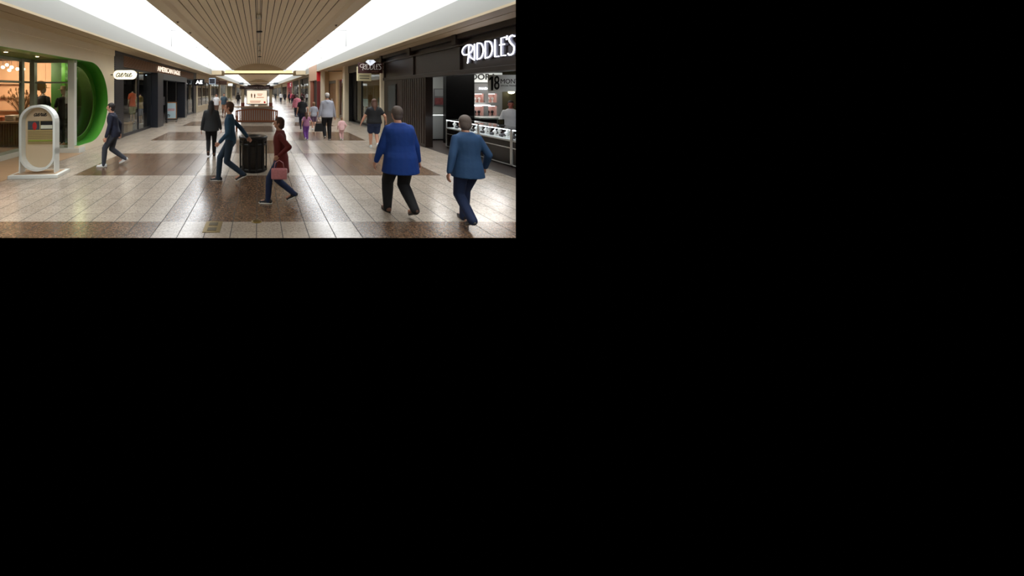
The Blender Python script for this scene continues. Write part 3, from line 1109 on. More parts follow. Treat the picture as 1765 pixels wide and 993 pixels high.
def blade(y, px0, px1, py0, py1, label, body, face, txt=None, tm=None, side=1, border=None):
    x0, x1 = [(p - VX) * y / F_PX for p in (px0, px1)]
    z0, z1 = [EYE - (p - VY) * y / F_PX for p in (py1, py0)]
    t = thing('blade_sign', label, 'sign', ((x0 + x1) / 2, y, (z0 + z1) / 2))
    w_, h_ = (x1 - x0) / 2, (z1 - z0) / 2
    MB().box(-w_, w_, -.07, .07, -h_, h_, .02).build('sign_body', body, t)
    if border:
        m = MB()
        m.box(-w_ * .9, w_ * .9, -.08, -.07, h_ * .72, h_ * .85)
        m.box(-w_ * .9, w_ * .9, -.08, -.07, -h_ * .85, -h_ * .72)
        for s in (-1, 1):
            m.box(s * w_ * .9, s * w_ * .8, -.08, -.07, -h_ * .85, h_ * .85)
        m.build('border', border, t)
    if face:
        MB().box(-w_ * .8, w_ * .8, -.085, -.07, -h_ * .7, h_ * .7).build('face', face, t)
    if txt:
        text('letters', txt, h_ * .9, tm, t, (0, -.09, 0), (PI / 2, 0, 0), .004)
    e = 1 if side > 0 else -1
    MB().tube([(e * w_, 0, 0), (e * (abs((XW - abs((x0 + x1) / 2)))), 0, 0)], .02, n=6).build('bracket', black_paint, t)
    return t


blade(32.6, 360, 372, 134, 146, 'black blade sign outlined in white beyond the AE sign', black_paint, mat('dark_face', (.12, .14, .18), .3), side=-1, border=mat('soft_white', (.75, .8, .85), .5, emit=.4))
blade(41, 378, 391, 139, 146, 'brown rectangular blade sign farther along the left side', mat('brown_sign', (.25, .15, .1), .5), None, side=-1)
blade(52, 393, 401, 144, 148, 'small white lit blade sign far along the left side', mat('lit_pale', (.85, .88, .86), .5, emit=.5), None, side=-1)

# right side, from the far end towards the camera
shopfront(1, 100, Y_END, 'last long cream shopfront on the right', cream_tile, mat('in_g', (.45, .42, .4), .7), neut, 200, mull=6)
shopfront(1, 83, 100, 'cream fronted shop beyond the far cross beam on the right', cream, mat('in_h', (.5, .45, .42), .7), neut, 120)
shopfront(1, 66, 80, 'pale shop before the far cross beam on the right', cream, mat('in_i', (.5, .42, .35), .7), neut, 80)
shopfront(1, 55, 66, 'bright pink fronted shop on the right side', mat('pink_head', (.85, .12, .35), .5), mat('in_j', (.8, .15, .35), .7), neut, 90, frame=mat('pink_head', (.85, .12, .35)), ztop=2.5)
shopfront(1, 46, 55, 'black fronted shop just before the pink one on the right', blackhead, mat('in_k', (.2, .18, .18), .7), cool, 40)
shopfront(1, 37, 46, 'dark brown jewellery style shop beyond the wood clad pier', mat('umber_head', (.16, .13, .11), .5), mat('in_l', (.28, .24, .2), .7), neut, 50, sill=.0)
merch(1, 6.6, 41.0, 'shelf of white and grey goods in the dark shop past the wood pier', [(.8, .8, .8), (.4, .4, .45)], 'goods shelves in the right shops')
blade(43, 520, 532, 137, 147, 'black blade sign with a small white lit symbol on the right side', black_paint, None, None)
blade(50, 511, 518, 139, 147, 'dark blue lit blade sign far along the right side', mat('blue_sign', (.2, .2, .45), .5, emit=.3), None)
blade(58, 500, 509, 143, 149, 'white blade sign with pink text above the pink shop', mat('lit_pale', (.85, .88, .86)), mat('pink_text', (.85, .3, .45), .5))
# wood clad pier with red returning wall
ply = wood('pinkish_ply', (.66, .52, .42), (.72, .58, .48), (1, 1, .4), .5, 2)
struct('wall_pier_1', MB().box(4.47, 5.5, 27.0, 31.0, 2.70, ZF + .01), ply, 'pale plywood clad bulkhead over the red shop')
struct('wall_pier_2', MB().box(4.50, 4.9, 30.6, 31.0, 0, 2.70).box(4.77, 5.05, 26.62, 26.98, 0, ZS), cream_tile)
struct('wall_right_return', MB().box(5.05, 5.42, 26.9, 26.99, 0, ZS), mat('beige_header', (.78, .66, .50), .6))
brick = mat('terracotta', (.55, .28, .18), .6, noise=.1)
red = mat('red_lacquer', (.72, .06, .08), .4)
t = thing('shopfront', 'dark shop entrance framed in terracotta and red lacquer', 'shopfront', (4.5, 29.0, 0))
MB().box(.03, .3, .2, 1.58, 0, 2.69).build('terracotta_frame', brick, t)
MB().box(.0, .26, -2.06, -2.01, 2.62, 3.32).build('red_panel', red, t)
MB().box(.02, .26, -1.98, -1.80, 0, 2.69).build('red_jamb', mat('maroon_gloss', (.35, .05, .06), .4), t)
MB().box(.12, .2, -1.80, .2, 0, 2.69).build('dark_opening_panel', mat('opening_shade', (.12, .06, .05), .5), t)  # dark panel standing in for the shade inside the open entrance
MB().box(.0, .12, -1.80, .2, 0, .02).build('threshold', dark_wood, t)

# beige shop with brown double door
w = MB()
w.box(5.42, 5.56, 21.9, 26.88, 2.62, ZS)
w.box(5.42, 5.56, 21.9, 22.4, 0, 2.62)
w.box(5.42, 5.56, 24.0, 24.5, 0, 2.62)
struct('wall_right_beige', w, mat('beige_header', (.78, .66, .50), .6), 'warm beige wall above the brown double door')
t = thing('double_door', 'tall brown wooden double door in the beige shop wall', 'door', (5.45, 25.70, 0))
dw = wood('door_brown', (.46, .33, .22), (.54, .40, .27), (1, 1, .5), .4, 3)
for a, b in ((-1.12, -.02), (.02, 1.12)):
    l = MB().box(0, .06, a, b, .02, 2.40, .008).build('door_leaf', dw, t)
    MB().tube([(-.05, (-.12 if a < 0 else .12), .9), (-.05, (-.12 if a < 0 else .12), 1.3)], .014, n=8).build('handle', steel, l)
MB().box(-.04, .1, -1.16, 1.16, 2.42, 2.60, .01).build('door_closer_housing', mat('grey_taupe', (.42, .40, .36), .5), t)
struct('window_6', MB().box(5.47, 5.48, 22.4, 24.0, .1, 2.62), glass, 'narrow shop window beside the brown door')
shell(1, 22.2, 26.8, 3.0, mat('in_m', (.50, .46, .36), .7), mat('in_floor', (.4, .36, .3), .6), cream, 3.0, 'beige_shop')
lamp('shop_lamp', 'AREA', (7, 23.6, 2.8), 25, neut, 1, 1)
o = MB().tube([(4.5, 22.6, 3.14), (5.4, 22.6, 3.14)], .022, n=8).build('sign_pole', ink)
tag(o, 'bare dark pole sticking out above the beige shop window', 'pole')

# dark shop between the two cream piers
struct('wall_right_return_2', MB().box(5.54, 5.86, 21.42, 21.9, 0, ZS), black_paint)
pier(1, 21.4, 21.9, 'cream pier between the beige shop and the dark window shop')
pier(1, 15.17, 15.34, 'cream pier at the edge of the brown jewellery front', x0=XW - .08)
struct('wall_right_return_3', MB().box(5.56, 5.86, 15.16, 15.75, 0, ZS), black_paint)
w = MB()
w.box(5.5, 5.8, 15.75, 21.4, 2.95, ZS)
struct('wall_right_dark', w, mat('grey_header', (.33, .32, .29), .5), 'grey header over the dark window shop')
struct('trim_5', MB().box(5.75, 5.85, 15.75, 16.0, 0, 2.95).box(5.75, 5.85, 20.6, 21.4, 0, 2.95).box(5.75, 5.85, 19.5, 19.58, 0, 2.95).box(5.75, 5.85, 15.75, 21.4, 0, .12), black_paint, 'black window frame of the dark shop')
struct('window_7', MB().box(5.79, 5.80, 15.75, 21.4, .12, 2.95), glass, 'large dark shop window')
struct('floor_recess', MB().box(5.45, 5.8, 15.75, 21.4, -.1, 0), mat('recess_tile', (.3, .28, .26), .5))
shell(1, 15.75, 21.4, 3.6, mat('amber_wall', (.42, .30, .09), .7), mat('umber_floor', (.15, .12, .1), .5), black_void, 3.0, 'dark_shop', xs=5.85)
lamp('shop_lamp', 'AREA', (7.6, 19.5, 2.8), 16, (1, .75, .35), 1, 1.5)
for i in range(3):
    t = thing('clothes_rail', ('rail of dark garments, nearest in the amber shop', 'rail of dark garments, middle in the amber shop', 'rail of dark garments, farthest in the amber shop')[i], 'clothes rail', (7.3, 17.2 + i * 1.5, .0), group='rails in the amber shop')
    m = MB()
    for s in (-1, 1):
        m.tube([(0, s * .6, 0), (0, s * .6, 1.5)], .015, n=8)
    m.tube([(0, -.6, 1.5), (0, .6, 1.5)], .015, n=8)
    m.build('frame', steel, t)
    gm = MB()
    for q in range(12):
        gm.box(-.2, .2, -.52 + q * .09, -.47 + q * .09, .8, 1.45, .015)
    gm.build('garments', charcoal, t)
# grey notice board on a stand in the dark window
t = thing('notice_stand', 'grey blank notice panel on a small stand inside the dark window', 'notice', (5.95, 19.6, 0.0))
MB().box(-.03, .0, -.65, .55, 1.0, 1.42, .004).build('panel', mat('grey_card', (.62, .68, .66), .6), t)
MB().tube([(.02, 0, .02), (.02, 0, 1.0)], .03, n=8).build('post', white_lac, t)
MB().box(-.15, .15, -.2, .2, 0, .02).build('foot', white_lac, t)
# cream angled hanging sign behind the maroon blade
t = thing('hanging_sign', 'cream two line sign board hanging behind the maroon blade sign', 'sign', (5.02, 16.6, 2.75), .45)
MB().box(-.42, .42, -.04, .04, -.42, .25, .01).build('board', mat('cream_sign', (.86, .82, .66), .5, emit=.12), t)
m = MB()
for i in range(9):
    m.box(-.32 + i * .07, -.27 + i * .07, -.046, -.04, -.20, -.16)
for i in range(8):
    m.box(-.30 + i * .075, -.25 + i * .075, -.046, -.04, -.32, -.275)
m.build('lettering', ink, t)
MB().tube([(-.3, 0, .25), (-.3, 0, .62)], .008, n=6).tube([(.3, 0, .25), (.3, 0, .62)], .008, n=6).build('hanger', steel, t)

# ------------------------------------------------------------------ right: brown jewellery front
jh = MB()
jh.box(5.46, 5.75, 4, 15.15, 2.30, ZS)
jh.box(5.30, 5.46, 4, 15.15, 3.24, ZS)
jh.box(5.38, 5.46, 4, 15.15, 3.06, 3.12)
jh.box(5.40, 5.46, 4, 15.15, 2.30, 2.42, .01)
struct('wall_right_brown', jh, dark_wood, 'dark brown panelled header of the jewellery shop')
dv = MB()
for y in (9.42, 12.25, 15.05):
    dv.box(5.41, 5.46, y - .05, y + .05, 2.42, 3.06)
    dv.box(5.26, 5.46, y - .10, y + .10, 3.10, ZS)
struct('trim_6', dv, dark_wood, 'brown dividers between the header panels')
o = thing('shop_letters', "tall lit white letters RIDDLE'S on the brown jewellery header", 'sign', (5.36, 9.17, 2.62))
for li, letter in enumerate(DECO):
    mb, can = MB(), MB()
    for st in letter:
        pts = st if (li in (1, 4, 5) or len(st) < 3) else smooth_line(st, 5)
        mb.tube([(0, -p[0], p[1] * .41) for p in pts], .014, n=8)
        can.tube([(.06, -p[0], p[1] * .41) for p in pts], .030, n=8)
    q = mb.build('apostrophe' if li == 6 else 'letter', letter_lit, o)
    can.build('letter_back', mat('letter_side', (.42, .42, .46), .5), q)
# dark wall between pier and opening
w = MB()
w.box(5.46, 5.70, 11.4, 15.15, 0, 2.30)
for i in range(11):
    y = 11.5 + i * .17
    w.box(5.445, 5.46, y, y + .12, .1, 2.28, .005)
struct('wall_right_brown_2', w, dark_wood, 'dark brown wall with ribbed boards beside the jewellery opening')
t = thing('wall_poster', 'dark teal framed poster on the brown wall beside the pier', 'poster', (5.44, 14.2, 1.55))
MB().box(-.02, .02, -.42, .42, -.58, .58, .005).build('frame', black_paint, t)
MB().box(-.026, -.02, -.37, .37, -.53, .53).build('picture', mat('teal_print', (.16, .22, .24), .3, noise=.4, nscale=5), t)
# floor, walls, ceiling
struct('floor_jewellery', MB().box(5.45, 11.5, 6.5, 15.15, -.12, .004), wood('grey_plank', (.16, .13, .12), (.25, .21, .19), (1, 6, 1), .35, 2), 'dark plank floor of the jewellery shop')
struct('ceiling_jewellery', MB().box(5.75, 11.5, 6.5, 15.15, 2.75, 2.85), mat('dim_ceiling', (.30, .29, .28), .7), 'dim shop ceiling')
grey_wall = mat('grey_wall', (.50, .51, .50), .6)
struct('wall_inside_5', MB().box(5.7, 7.15, 13.35, 13.45, 0, 2.75), grey_wall, 'grey wall behind the white cabinet')
struct('wall_inside_6', MB().box(6.62, 7.62, 12.3, 12.5, 0, 2.75), mat('gloss_black', (.04, .04, .04), .15), 'glossy black column behind the counter')
bw = MB()
# back wall with four lit niches (holes built from strips)
xs = [9.0, 9.18, 9.62, 9.76, 10.18, 10.35]
zs_ = [0, .80, 1.22, 1.36, 1.74, 2.75]
for i in range(5):
    for j in range(5):
        if i in (1, 3) and j in (1, 3):
            continue
        bw.box(xs[i], xs[i + 1], 14.8, 14.9, zs_[j], zs_[j + 1])
struct('wall_inside_7', bw, grey_wall, 'grey back wall with four lit niches')
struct('wall_inside_8', MB().box(7.6, 9.0, 14.8, 14.9, 0, 2.75), black_paint)
struct('wall_inside_9', MB().box(10.35, 11.6, 14.9, 15.0, 0, 2.75), mat('olive_wall', (.25, .23, .15), .7))
nk = 0
for i in (1, 3):
    for j in (1, 3):
        t = thing('display_niche', ('lower left', 'upper left', 'lower right', 'upper right')[nk] + ' pink lit jewellery niche in the grey back wall', 'niche', ((xs[i] + xs[i + 1]) / 2, 15.0, zs_[j]), group='lit niches in the jewellery shop')
        hw_ = (xs[i + 1] - xs[i]) / 2
        hz = zs_[j + 1] - zs_[j]
        MB().box(-hw_ - .02, -hw_, -.1, .12, 0, hz).box(hw_, hw_ + .02, -.1, .12, 0, hz).box(-hw_, hw_, .1, .12, 0, hz).box(-hw_, hw_, -.1, .12, -.02, 0).box(-hw_, hw_, -.1, .12, hz, hz + .02).build('lining', mat('pink_lining', (.86, .72, .68), .6), t)
        MB().box(-hw_ * .8, hw_ * .8, -.06, .0, hz - .03, hz - .01).build('light_strip', white_lit, t)
        m = MB()
        for q in range(2):
            m.lathe([(.05, 0), (.03, .03), (.02, .08), (.055, .14), (.05, .2), (.01, .22)], (-.09 + q * .18, 0, 0), n=10)
        m.build('bust', (black_paint, white_lac)[nk % 2], t)
        nk += 1
o = MB().box(8.95, 10.3, 14.72, 14.80, 2.22, 2.62).build('lit_sign_band', mat('lit_grey', (.8, .82, .8), .5, emit=.45))
tag(o, 'pale lit band carrying the black brand letters at the shop back', 'sign')
text('lettering', 'PAND\u00d4RA', .34, ink, o, (9.12, 14.70, 2.44), (PI / 2, 0, 0), .004, sx=1.12, bold=.006)
o = text('shop_letters', 'PANDORA', .13, letter_lit, loc=(9.65, 14.76, 1.95), rot=(PI / 2, 0, 0), ext=.004)
tag(o, 'small lit white brand letters above the niches', 'sign')
o = MB().box(8.98, 9.66, 14.5, 14.78, 1.24, 1.27).build('lit_shelf', white_lit)
tag(o, 'thin lit white shelf between the left niches', 'shelf')
# wall lamp and mirror zone
t = thing('wall_lamp', 'small bright wall lamp above the clerk', 'lamp', (10.6, 14.8, 1.80))
MB().box(-.18, .1, -.02, .09, .05, .09).build('arm', black_paint, t)
MB().ell((.08, -.08, 0), (.13, .09, .07)).build('shade', mat('lamp_shade_lit', (1, .98, .85), .5, emit=5), t)
# framed pictures on grey wall
t = thing('framed_picture', 'grey framed print pair hanging on the grey shop wall', 'picture', (6.89, 13.33, 1.62))
MB().box(-.20, .22, -.02, .0, -.33, .33, .004).build('frame', mat('pewter', (.32, .32, .32), .4), t)
MB().box(-.16, .18, -.026, -.02, .04, .29).build('print', mat('pale_print', (.45, .46, .46), .5), t)
MB().box(-.16, .18, -.026, -.02, -.29, -.03).build('print', mat('rose_print', (.40, .20, .20), .5, noise=.8, nscale=8), t)
# white cabinet with a glowing top edge
t = thing('white_cabinet', 'white counter cabinet with a glowing beaded top edge', 'cabinet', (6.62, 13.12, .004))
MB().box(-.35, .42, -.06, .2, .05, .92, .005).build('body', mat('cabinet_white', (.70, .72, .72), .5), t)
MB().box(-.33, .40, -.04, .2, 0, .05).build('plinth', black_paint, t)
m = MB()
for i in range(17):
    m.ell((-.33 + i * .046, -.07, .945), (.016, .016, .016), u=8, v=5)
m.build('bead_lights', white_lit, t)
MB().box(-.36, .43, -.07, .2, .92, .935).build('top', white_lac, t)
# rear counter
t = thing('rear_counter', 'long dark rear counter with a pale glass top behind the showcase', 'counter', (8.6, 12.2, .004))
MB().box(-.95, 2.0, -.25, .25, 0, .88).build('body', black_paint, t)
MB().box(-.97, 2.02, -.27, .27, .88, .94, .005).build('top', mat('pale_top', (.62, .66, .64), .2), t)


# showcases along the shop line
def showcase(y0, y1, label):
    t = thing('showcase', label, 'showcase', (6.12, (y0 + y1) / 2, .004), 0, 'jewellery showcases')
    h = (y1 - y0) / 2
    D = .58
    MB().box(.03, D, -h + .02, h - .02, .0, .08).build('plinth', black_paint, t)
    MB().box(.02, D, -h + .01, h - .01, .08, .64).build('cabinet', mat('case_black', (.055, .05, .048), .25), t)
    f = MB()
    for y in (-h, h - .03):
        for x in (0, D):
            f.box(x, x + .03, y, y + .03, .04, .92)
        for z in (.04, .62, .90):
            f.box(0, D, y, y + .03, z, z + .02)
    for z in (.04, .45, .62, .90):
        f.box(0, .02, -h, h, z, z + .018)
    f.box(D, D + .02, -h, h, .90, .92)
    f.build('trim_frame', chrome, t)
    g = MB()
    g.box(.005, .012, -h, h, .65, .90)
    g.box(.01, D, -h, h, .915, .922)
    g.build('glass', case_glass, t)
    MB().box(.03, D, -h + .03, h - .03, .64, .655).build('display_deck', mat('deck_white', (.85, .86, .86), .4), t)
    MB().box(.03, .05, -h + .03, h - .03, .885, .90).build('light_strip', mat('strip_cool', (1, 1, 1), .5, emit=16, ecol=(.92, .96, 1)), t)
    return t


cases = [showcase(9.72, 11.40, 'black and chrome jewellery showcase at the far end of the row'),
         showcase(8.45, 9.71, 'black and chrome jewellery showcase in the middle of the row'),
         showcase(6.7, 8.44, 'black and chrome jewellery showcase nearest, cut by the picture edge')]
# goods in the showcases
velvet_w = mat('white_velvet', (.9, .9, .88), .8)
pads = ['necklace bust', 'ring tray', 'watch roll', 'ring stand']
protos = {}
cnt = 0
Yp = 11.25
ORD = ['first', 'second', 'third', 'fourth', 'fifth', 'sixth', 'seventh', 'eighth', 'ninth', 'tenth', 'eleventh', 'twelfth', 'thirteenth', 'fourteenth', 'fifteenth', 'sixteenth', 'seventeenth', 'eighteenth', 'nineteenth', 'twentieth']
while Yp > 8.0:
    for row, xx in enumerate((6.30, 6.52)):
        kind = (cnt * 7 + row * 3) % 4
        loc = (xx + R.uniform(-.03, .03), Yp + R.uniform(-.02, .02), .661)
        pos = 'front row' if row == 0 else 'back row'
        label = '%s in the showcases, %s, %s from the far end' % (('white necklace bust', 'ring tray', 'watch on grey roll', 'white ring cones')[kind], pos,
                                                                   ORD[cnt // 2])
        if kind in protos:
            dup(protos[kind], loc, R.uniform(-.3, .3), label)
        else:
            t = thing(('necklace_bust', 'ring_tray', 'watch_roll', 'ring_cone_stand')[kind], label, 'jewellery display', loc, 0, 'jewellery in the showcases')
            protos[kind] = t
            if kind == 0:
                MB().lathe([(.05, 0), (.04, .01), (.015, .05), (.05, .10), (.055, .13), (.02, .16), (.016, .19)], n=14).build('bust', velvet_w, t)
                MB().tube([(.052 * math.cos(a), .052 * math.sin(a), .125 + .01 * math.cos(a)) for a in [2 * PI * i / 14 for i in range(14)]], .005, n=5, closed=True).build('necklace', steel, t)
            elif kind == 1:
                MB().box(-.08, .08, -.08, .08, 0, .03, .006).build('tray', velvet_w, t)
                m = MB()
                for i in range(3):
                    for j in range(3):
                        m.lathe([(.012, 0), (.008, .02), (.001, .024)], (-.05 + i * .05, -.05 + j * .05, .03), n=8)
                m.build('rings', steel, t)
            elif kind == 2:
                MB().tube([(0, -.05, .035), (0, .05, .035)], .035, n=14).build('roll', mat('grey_velvet', (.25, .25, .26), .8), t)
                MB().cyl((0, 0, .066), .024, .01, 14).build('watch_face', steel, t)
            else:
                m = MB()
                for i in range(4):
                    m.lathe([(.022, 0), (.006, .07 + .02 * (i % 2)), (.001, .075 + .02 * (i % 2))], (-.04 + .027 * i, .02 * (i % 2), 0), n=10)
                m.build('cones', velvet_w, t)
        cnt += 1
    Yp -= .2
# small sign on the counter
t = thing('counter_card', 'small dark card stand with gold text on the showcase top', 'card', (6.5, 9.35, .93))
MB().box(-.09, .09, -.01, .01, .02, .16, .003).build('card', mat('card_dark', (.12, .11, .07), .5), t)
MB().box(-.09, .09, -.05, .05, 0, .02).build('foot', steel, t)
m = MB()
for i in range(3):
    m.box(-.06, .06, -.014, -.010, .045 + i * .035, .06 + i * .035)
m.build('text_lines', brass, t)
lamp('jewellery_light', 'AREA', (7.6, 11.9, 2.7), 45, (1, .95, .88), 1.2, 1.2)
lamp('cabinet_fill', 'AREA', (6.45, 12.3, 2.65), 22, (1, .97, .93), .5, .4)  # added fill lamp that brightens the white cabinet and grey wall
lamp('jewellery_back_light', 'AREA', (9.6, 13.8, 2.7), 22, (1, .9, .86), .8, .4)
cl = None
for i, (x, y) in enumerate(((6.3, 12.0), (6.9, 11.2), (6.6, 9.7), (7.3, 8.8))):
    t = thing('strip_light', 'thin white strip light under the jewellery shop ceiling, %s' % ('over the white cabinet', 'over the black column', 'above the banner', 'nearest the picture edge')[i], 'light', (x, y, 2.72), group='strip lights in the jewellery shop')
    MB().box(-.4, .4, -.06, .06, -.02, .03, .004).build('housing', white_lac, t)
    MB().box(-.38, .38, -.045, .045, -.03, -.02).build('diffuser', mat('strip_glow', (1, 1, 1), .5, emit=2.5), t)
# "18 MONTHS" banner
by = 8.6
t = thing('hanging_banner', 'pale banner reading 18 MONTHS hanging across the jewellery opening', 'banner', ((841 - VX) * by / F_PX, by, EYE - (158 - VY) * by / F_PX))
bh = 29 * by / F_PX
MB().box(0, 1.55, 0, .01, 0, bh).build('cloth', mat('banner_grey', (.90, .91, .90), .6), t)
MB().prism([(.075, .03), (.125, .03), (.125, .375), (.085, .375), (.025, .32), (.025, .27), (.075, .305)], -.008, .0, 'y').build('numeral', ink, t)
text('numeral', '8', .48, ink, t, (.215, -.006, .20), (PI / 2, 0, 0), .003, bold=.004, sx=.60)
text('word', 'MONTHS', .165, ink, t, (.30, -.006, .25), (PI / 2, 0, 0), .002, align='LEFT', sx=.95)
text('small_word', 'SPECIAL FINANCING', .055, mat('mid_grey_ink', (.3, .3, .3), .5), t, (.31, -.006, .145), (PI / 2, 0, 0), .002, align='LEFT')
MB().tube([(0, .005, bh), (0, .005, 2.75 - t.location.z)], .004, n=5).tube([(1.0, .005, bh), (1.0, .005, 2.75 - t.location.z)], .004, n=5).build('cord', steel, t)

# maroon blade sign with diamond
sy = 15.3
x0, x1 = (615.5 - VX) * sy / F_PX, (657 - VX) * sy / F_PX
z0, z1 = EYE - (126.5 - VY) * sy / F_PX, EYE - (108.5 - VY) * sy / F_PX
t = thing('blade_sign', "maroon blade sign reading RIDDLE'S with a white diamond on top", 'sign', ((x0 + x1) / 2, sy - .15, (z0 + z1) / 2))
w_, h_ = (x1 - x0) / 2, (z1 - z0) / 2
MB().box(-w_, w_, -.04, .04, -h_, h_, .008).build('sign_body', maroon, t)
mb = MB()
deco_sign(mb, lambda u, z: (-w_ * .86 + u * .485, -.045, -h_ * .32 + z * .58), .009)
mb.build('lettering', mat('sign_white', (.85, .82, .80), .5, emit=.25), t)
text('small_lettering', 'JEWELRY', .075, mat('sign_rose', (.6, .45, .42), .5), t, (.2, -.045, -h_ * .70), (PI / 2, 0, 0), .002)
dm = MB().prism([(-.22, .0), (-.13, .085), (.13, .085), (.22, .0), (0, -.17)], -.05, -.035, 'y')
d = dm.build('diamond', mat('diamond_white', (.92, .95, 1), .4, emit=.7), t, loc=(0, -.01, h_ + .03))
m = MB()
m.tube([(x, -.055, z) for x, z in ((-.05, .04), (.02, .06), (.04, .0), (-.03, -.02), (-.05, .04))], .006, n=6)
m.tube([(-.03, -.055, .05), (-.02, -.055, -.08)], .006, n=6)
m.build('monogram', mat('blue_ink', (.2, .25, .5), .5), d)
MB().tube([(w_, 0, h_ * .55), (w_ + .32, .1, h_ * .55)], .016, n=8).tube([(w_, 0, -h_ * .35), (w_ + .32, .1, -h_ * .35)], .016, n=8).build('bracket', black_paint, t)


# ------------------------------------------------------------------ furniture of the corridor
# litter bin
by = F_PX * EYE / (299 - VY)
t = thing('litter_bin', 'dark bronze slatted round litter bin in the middle of the floor', 'bin', ((436.5 - VX) * (by + .3) / F_PX, by + .32, 0))
bronze = mat('dark_bronze', (.10, .095, .09), .35, metal=.3)
MB().lathe([(.255, .02), (.265, .04), (.265, .70), (.255, .72)], n=40).build('liner', mat('liner_brown', (.20, .175, .15), .5), t)
m = MB()
for z in (.03, .60, .70):
    m.lathe([(.30, z), (.315, z), (.315, z + .05), (.30, z + .05), (.30, z)], n=40, cap=False)
m.build('hoop', bronze, t)
for i in range(12):
    a = 2 * PI * (i + .5) / 12
    mm = Matrix.Rotation(a, 4, 'Z')
    MB().box(.30, .325, -.028, .028, .02, .77, .006, m=mm).build('slat', bronze, t)
MB().lathe([(.33, .755), (.335, .765), (.335, .785), (.325, .805), (.30, .812), (.18, .808), (.13, .795), (.13, .77), (.33, .755)], n=44, cap=False).build('lid', bronze, t)
MB().lathe([(.29, 0), (.30, .02), (.30, .03)], n=32).build('foot_ring', bronze, t)

# bench
by = F_PX * EYE / (224.5 - VY)
t = thing('garden_bench', 'reddish brown wooden slatted bench with a curved top back rail', 'bench', ((442.5 - VX) * by / F_PX, by, 0))
bwood = wood('teak_red', (.42, .21, .10), (.54, .30, .15), (6, 1, 1), .35, 3)
HB = 1.0


def top_z(x):
    return .86 + .10 * (1 - (x / HB) ** 2)


m = MB()
n = 16
pts = [(-HB + 2 * HB * i / n) for i in range(n + 1)]
m.prism([(x, top_z(x)) for x in pts] + [(x, top_z(x) + .07) for x in reversed(pts)], -.02, .03, 'y')
m.build('top_rail', bwood, t)
MB().box(-HB, HB, -.015, .03, .40, .47, .006).build('lower_rail', bwood, t)
for i in range(18):
    x = -HB + .10 + i * (2 * HB - .20) / 17
    MB().box(x - .026, x + .026, -.005, .015, .46, top_z(x) + .01).build('back_slat', bwood, t)
for s in (-1, 1):
    MB().box(s * HB, s * (HB - .06), -.03, .03, 0, .92, .006).build('leg', bwood, t)
    MB().box(s * HB, s * (HB - .06), .50, .56, 0, .62, .006).build('leg', bwood, t)
    MB().box(s * (HB + .01), s * (HB - .07), -.03, .60, .62, .66, .008).build('armrest', bwood, t)
    MB().box(s * HB, s * (HB - .05), 0, .52, .34, .40).build('side_rail', bwood, t)
for i in range(6):
    MB().box(-HB + .03, HB - .03, .05 + i * .085, .12 + i * .085, .40, .425, .004).build('seat_slat', bwood, t)
MB().box(-HB + .05, HB - .05, .5, .53, .33, .40).build('front_rail', bwood, t)

# kiosk
ky = 20.2
kx = (442.5 - VX) * ky / F_PX
t = thing('welcome_kiosk', 'welcome kiosk with a lit advertising screen, posts and ribbed counter', 'kiosk', (kx, ky, 0))
taupe = mat('taupe_panel', (.55, .48, .40), .5)
m = MB().box(-.92, .92, .0, .7, 0, .9)
for i in range(24):
    m.box(-.91 + i * .077, -.87 + i * .077, -.015, 0, .03, .88)
m.build('counter_base', mat('grey_rib', (.52, .49, .46), .5), t)
MB().box(-1.40, .97, -.08, .78, .90, .95, .01).build('counter_top', mat('pale_top_wood', (.66, .56, .46), .4), t)
for s in (-1, 1):
    p = MB().box(s * .90, s * .73, .02, .19, .95, 2.0, .006).build('post', mat('post_beige', (.72, .66, .55), .5), t)
    MB().box(s * .915, s * .715, .005, .205, .95, 1.17, .006).build('post_base', mat('russet_block', (.45, .20, .12), .5), p)
sg = MB().box(-.98, .98, -.05, .1, 1.96, 2.14, .006)
sg.prism([(-.45, 2.14), (-.3, 2.2), (0, 2.24), (.3, 2.2), (.45, 2.14)], -.03, .08, 'y')
sg = sg.build('sign_board', mat('kiosk_brown', (.22, .14, .13), .5), t)
text('lettering', 'WELCOME CENTER', .125, mat('kiosk_letters', (.75, .70, .72), .5), sg, (0, -.055, 2.045), (PI / 2, 0, 0), .003, sx=1.3)
MB().box(-.60, .62, .0, .10, 1.08, 1.88, .01).build('screen_case', black_paint, t)
scn = MB().box(-.565, .585, -.01, .0, 1.12, 1.875).build('screen', mat('screen_glow', (.9, .85, .78), .4, emit=.75, ecol=(.98, .88, .78)), t)
m = MB()
for fx, fz in ((-.30, 1.60), (-.12, 1.58)):
    m.ell((fx, -.012, fz + .10), (.022, .003, .028), u=10, v=6)
    m.prism([(fx - .045, fz + .07), (fx + .045, fz + .07), (fx + .03, fz - .05), (fx + .04, fz - .17), (fx, fz - .1), (fx - .03, fz - .17), (fx - .03, fz - .05)], -.016, -.011, 'y')
m.build('dancing_figures', mat('figure_ink', (.35, .22, .2), .5), scn)
m = MB()
for i, (a, b, z) in enumerate(((.02, .34, 1.66), (.04, .30, 1.58), (-.02, .42, 1.46), (-.40, .24, 1.25), (-.38, .2, 1.18))):
    m.box(a, b, -.014, -.010, z, z + .035)
m.build('text_lines', mat('screen_text', (.75, .45, .35), .5, emit=.25), scn)
MB().cyl((0, 0, 0), .06, .008, 20).build('red_badge', mat('badge_red', (.75, .2, .2), .5, emit=.3), scn, loc=(.46, -.01, 1.2), rot=(PI / 2, 0, 0))
MB().box(-.12, .08, -.02, .0, .96, 1.06).build('notice_card', mat('notice_white', (.9, .9, .85), .5, emit=.3), t)

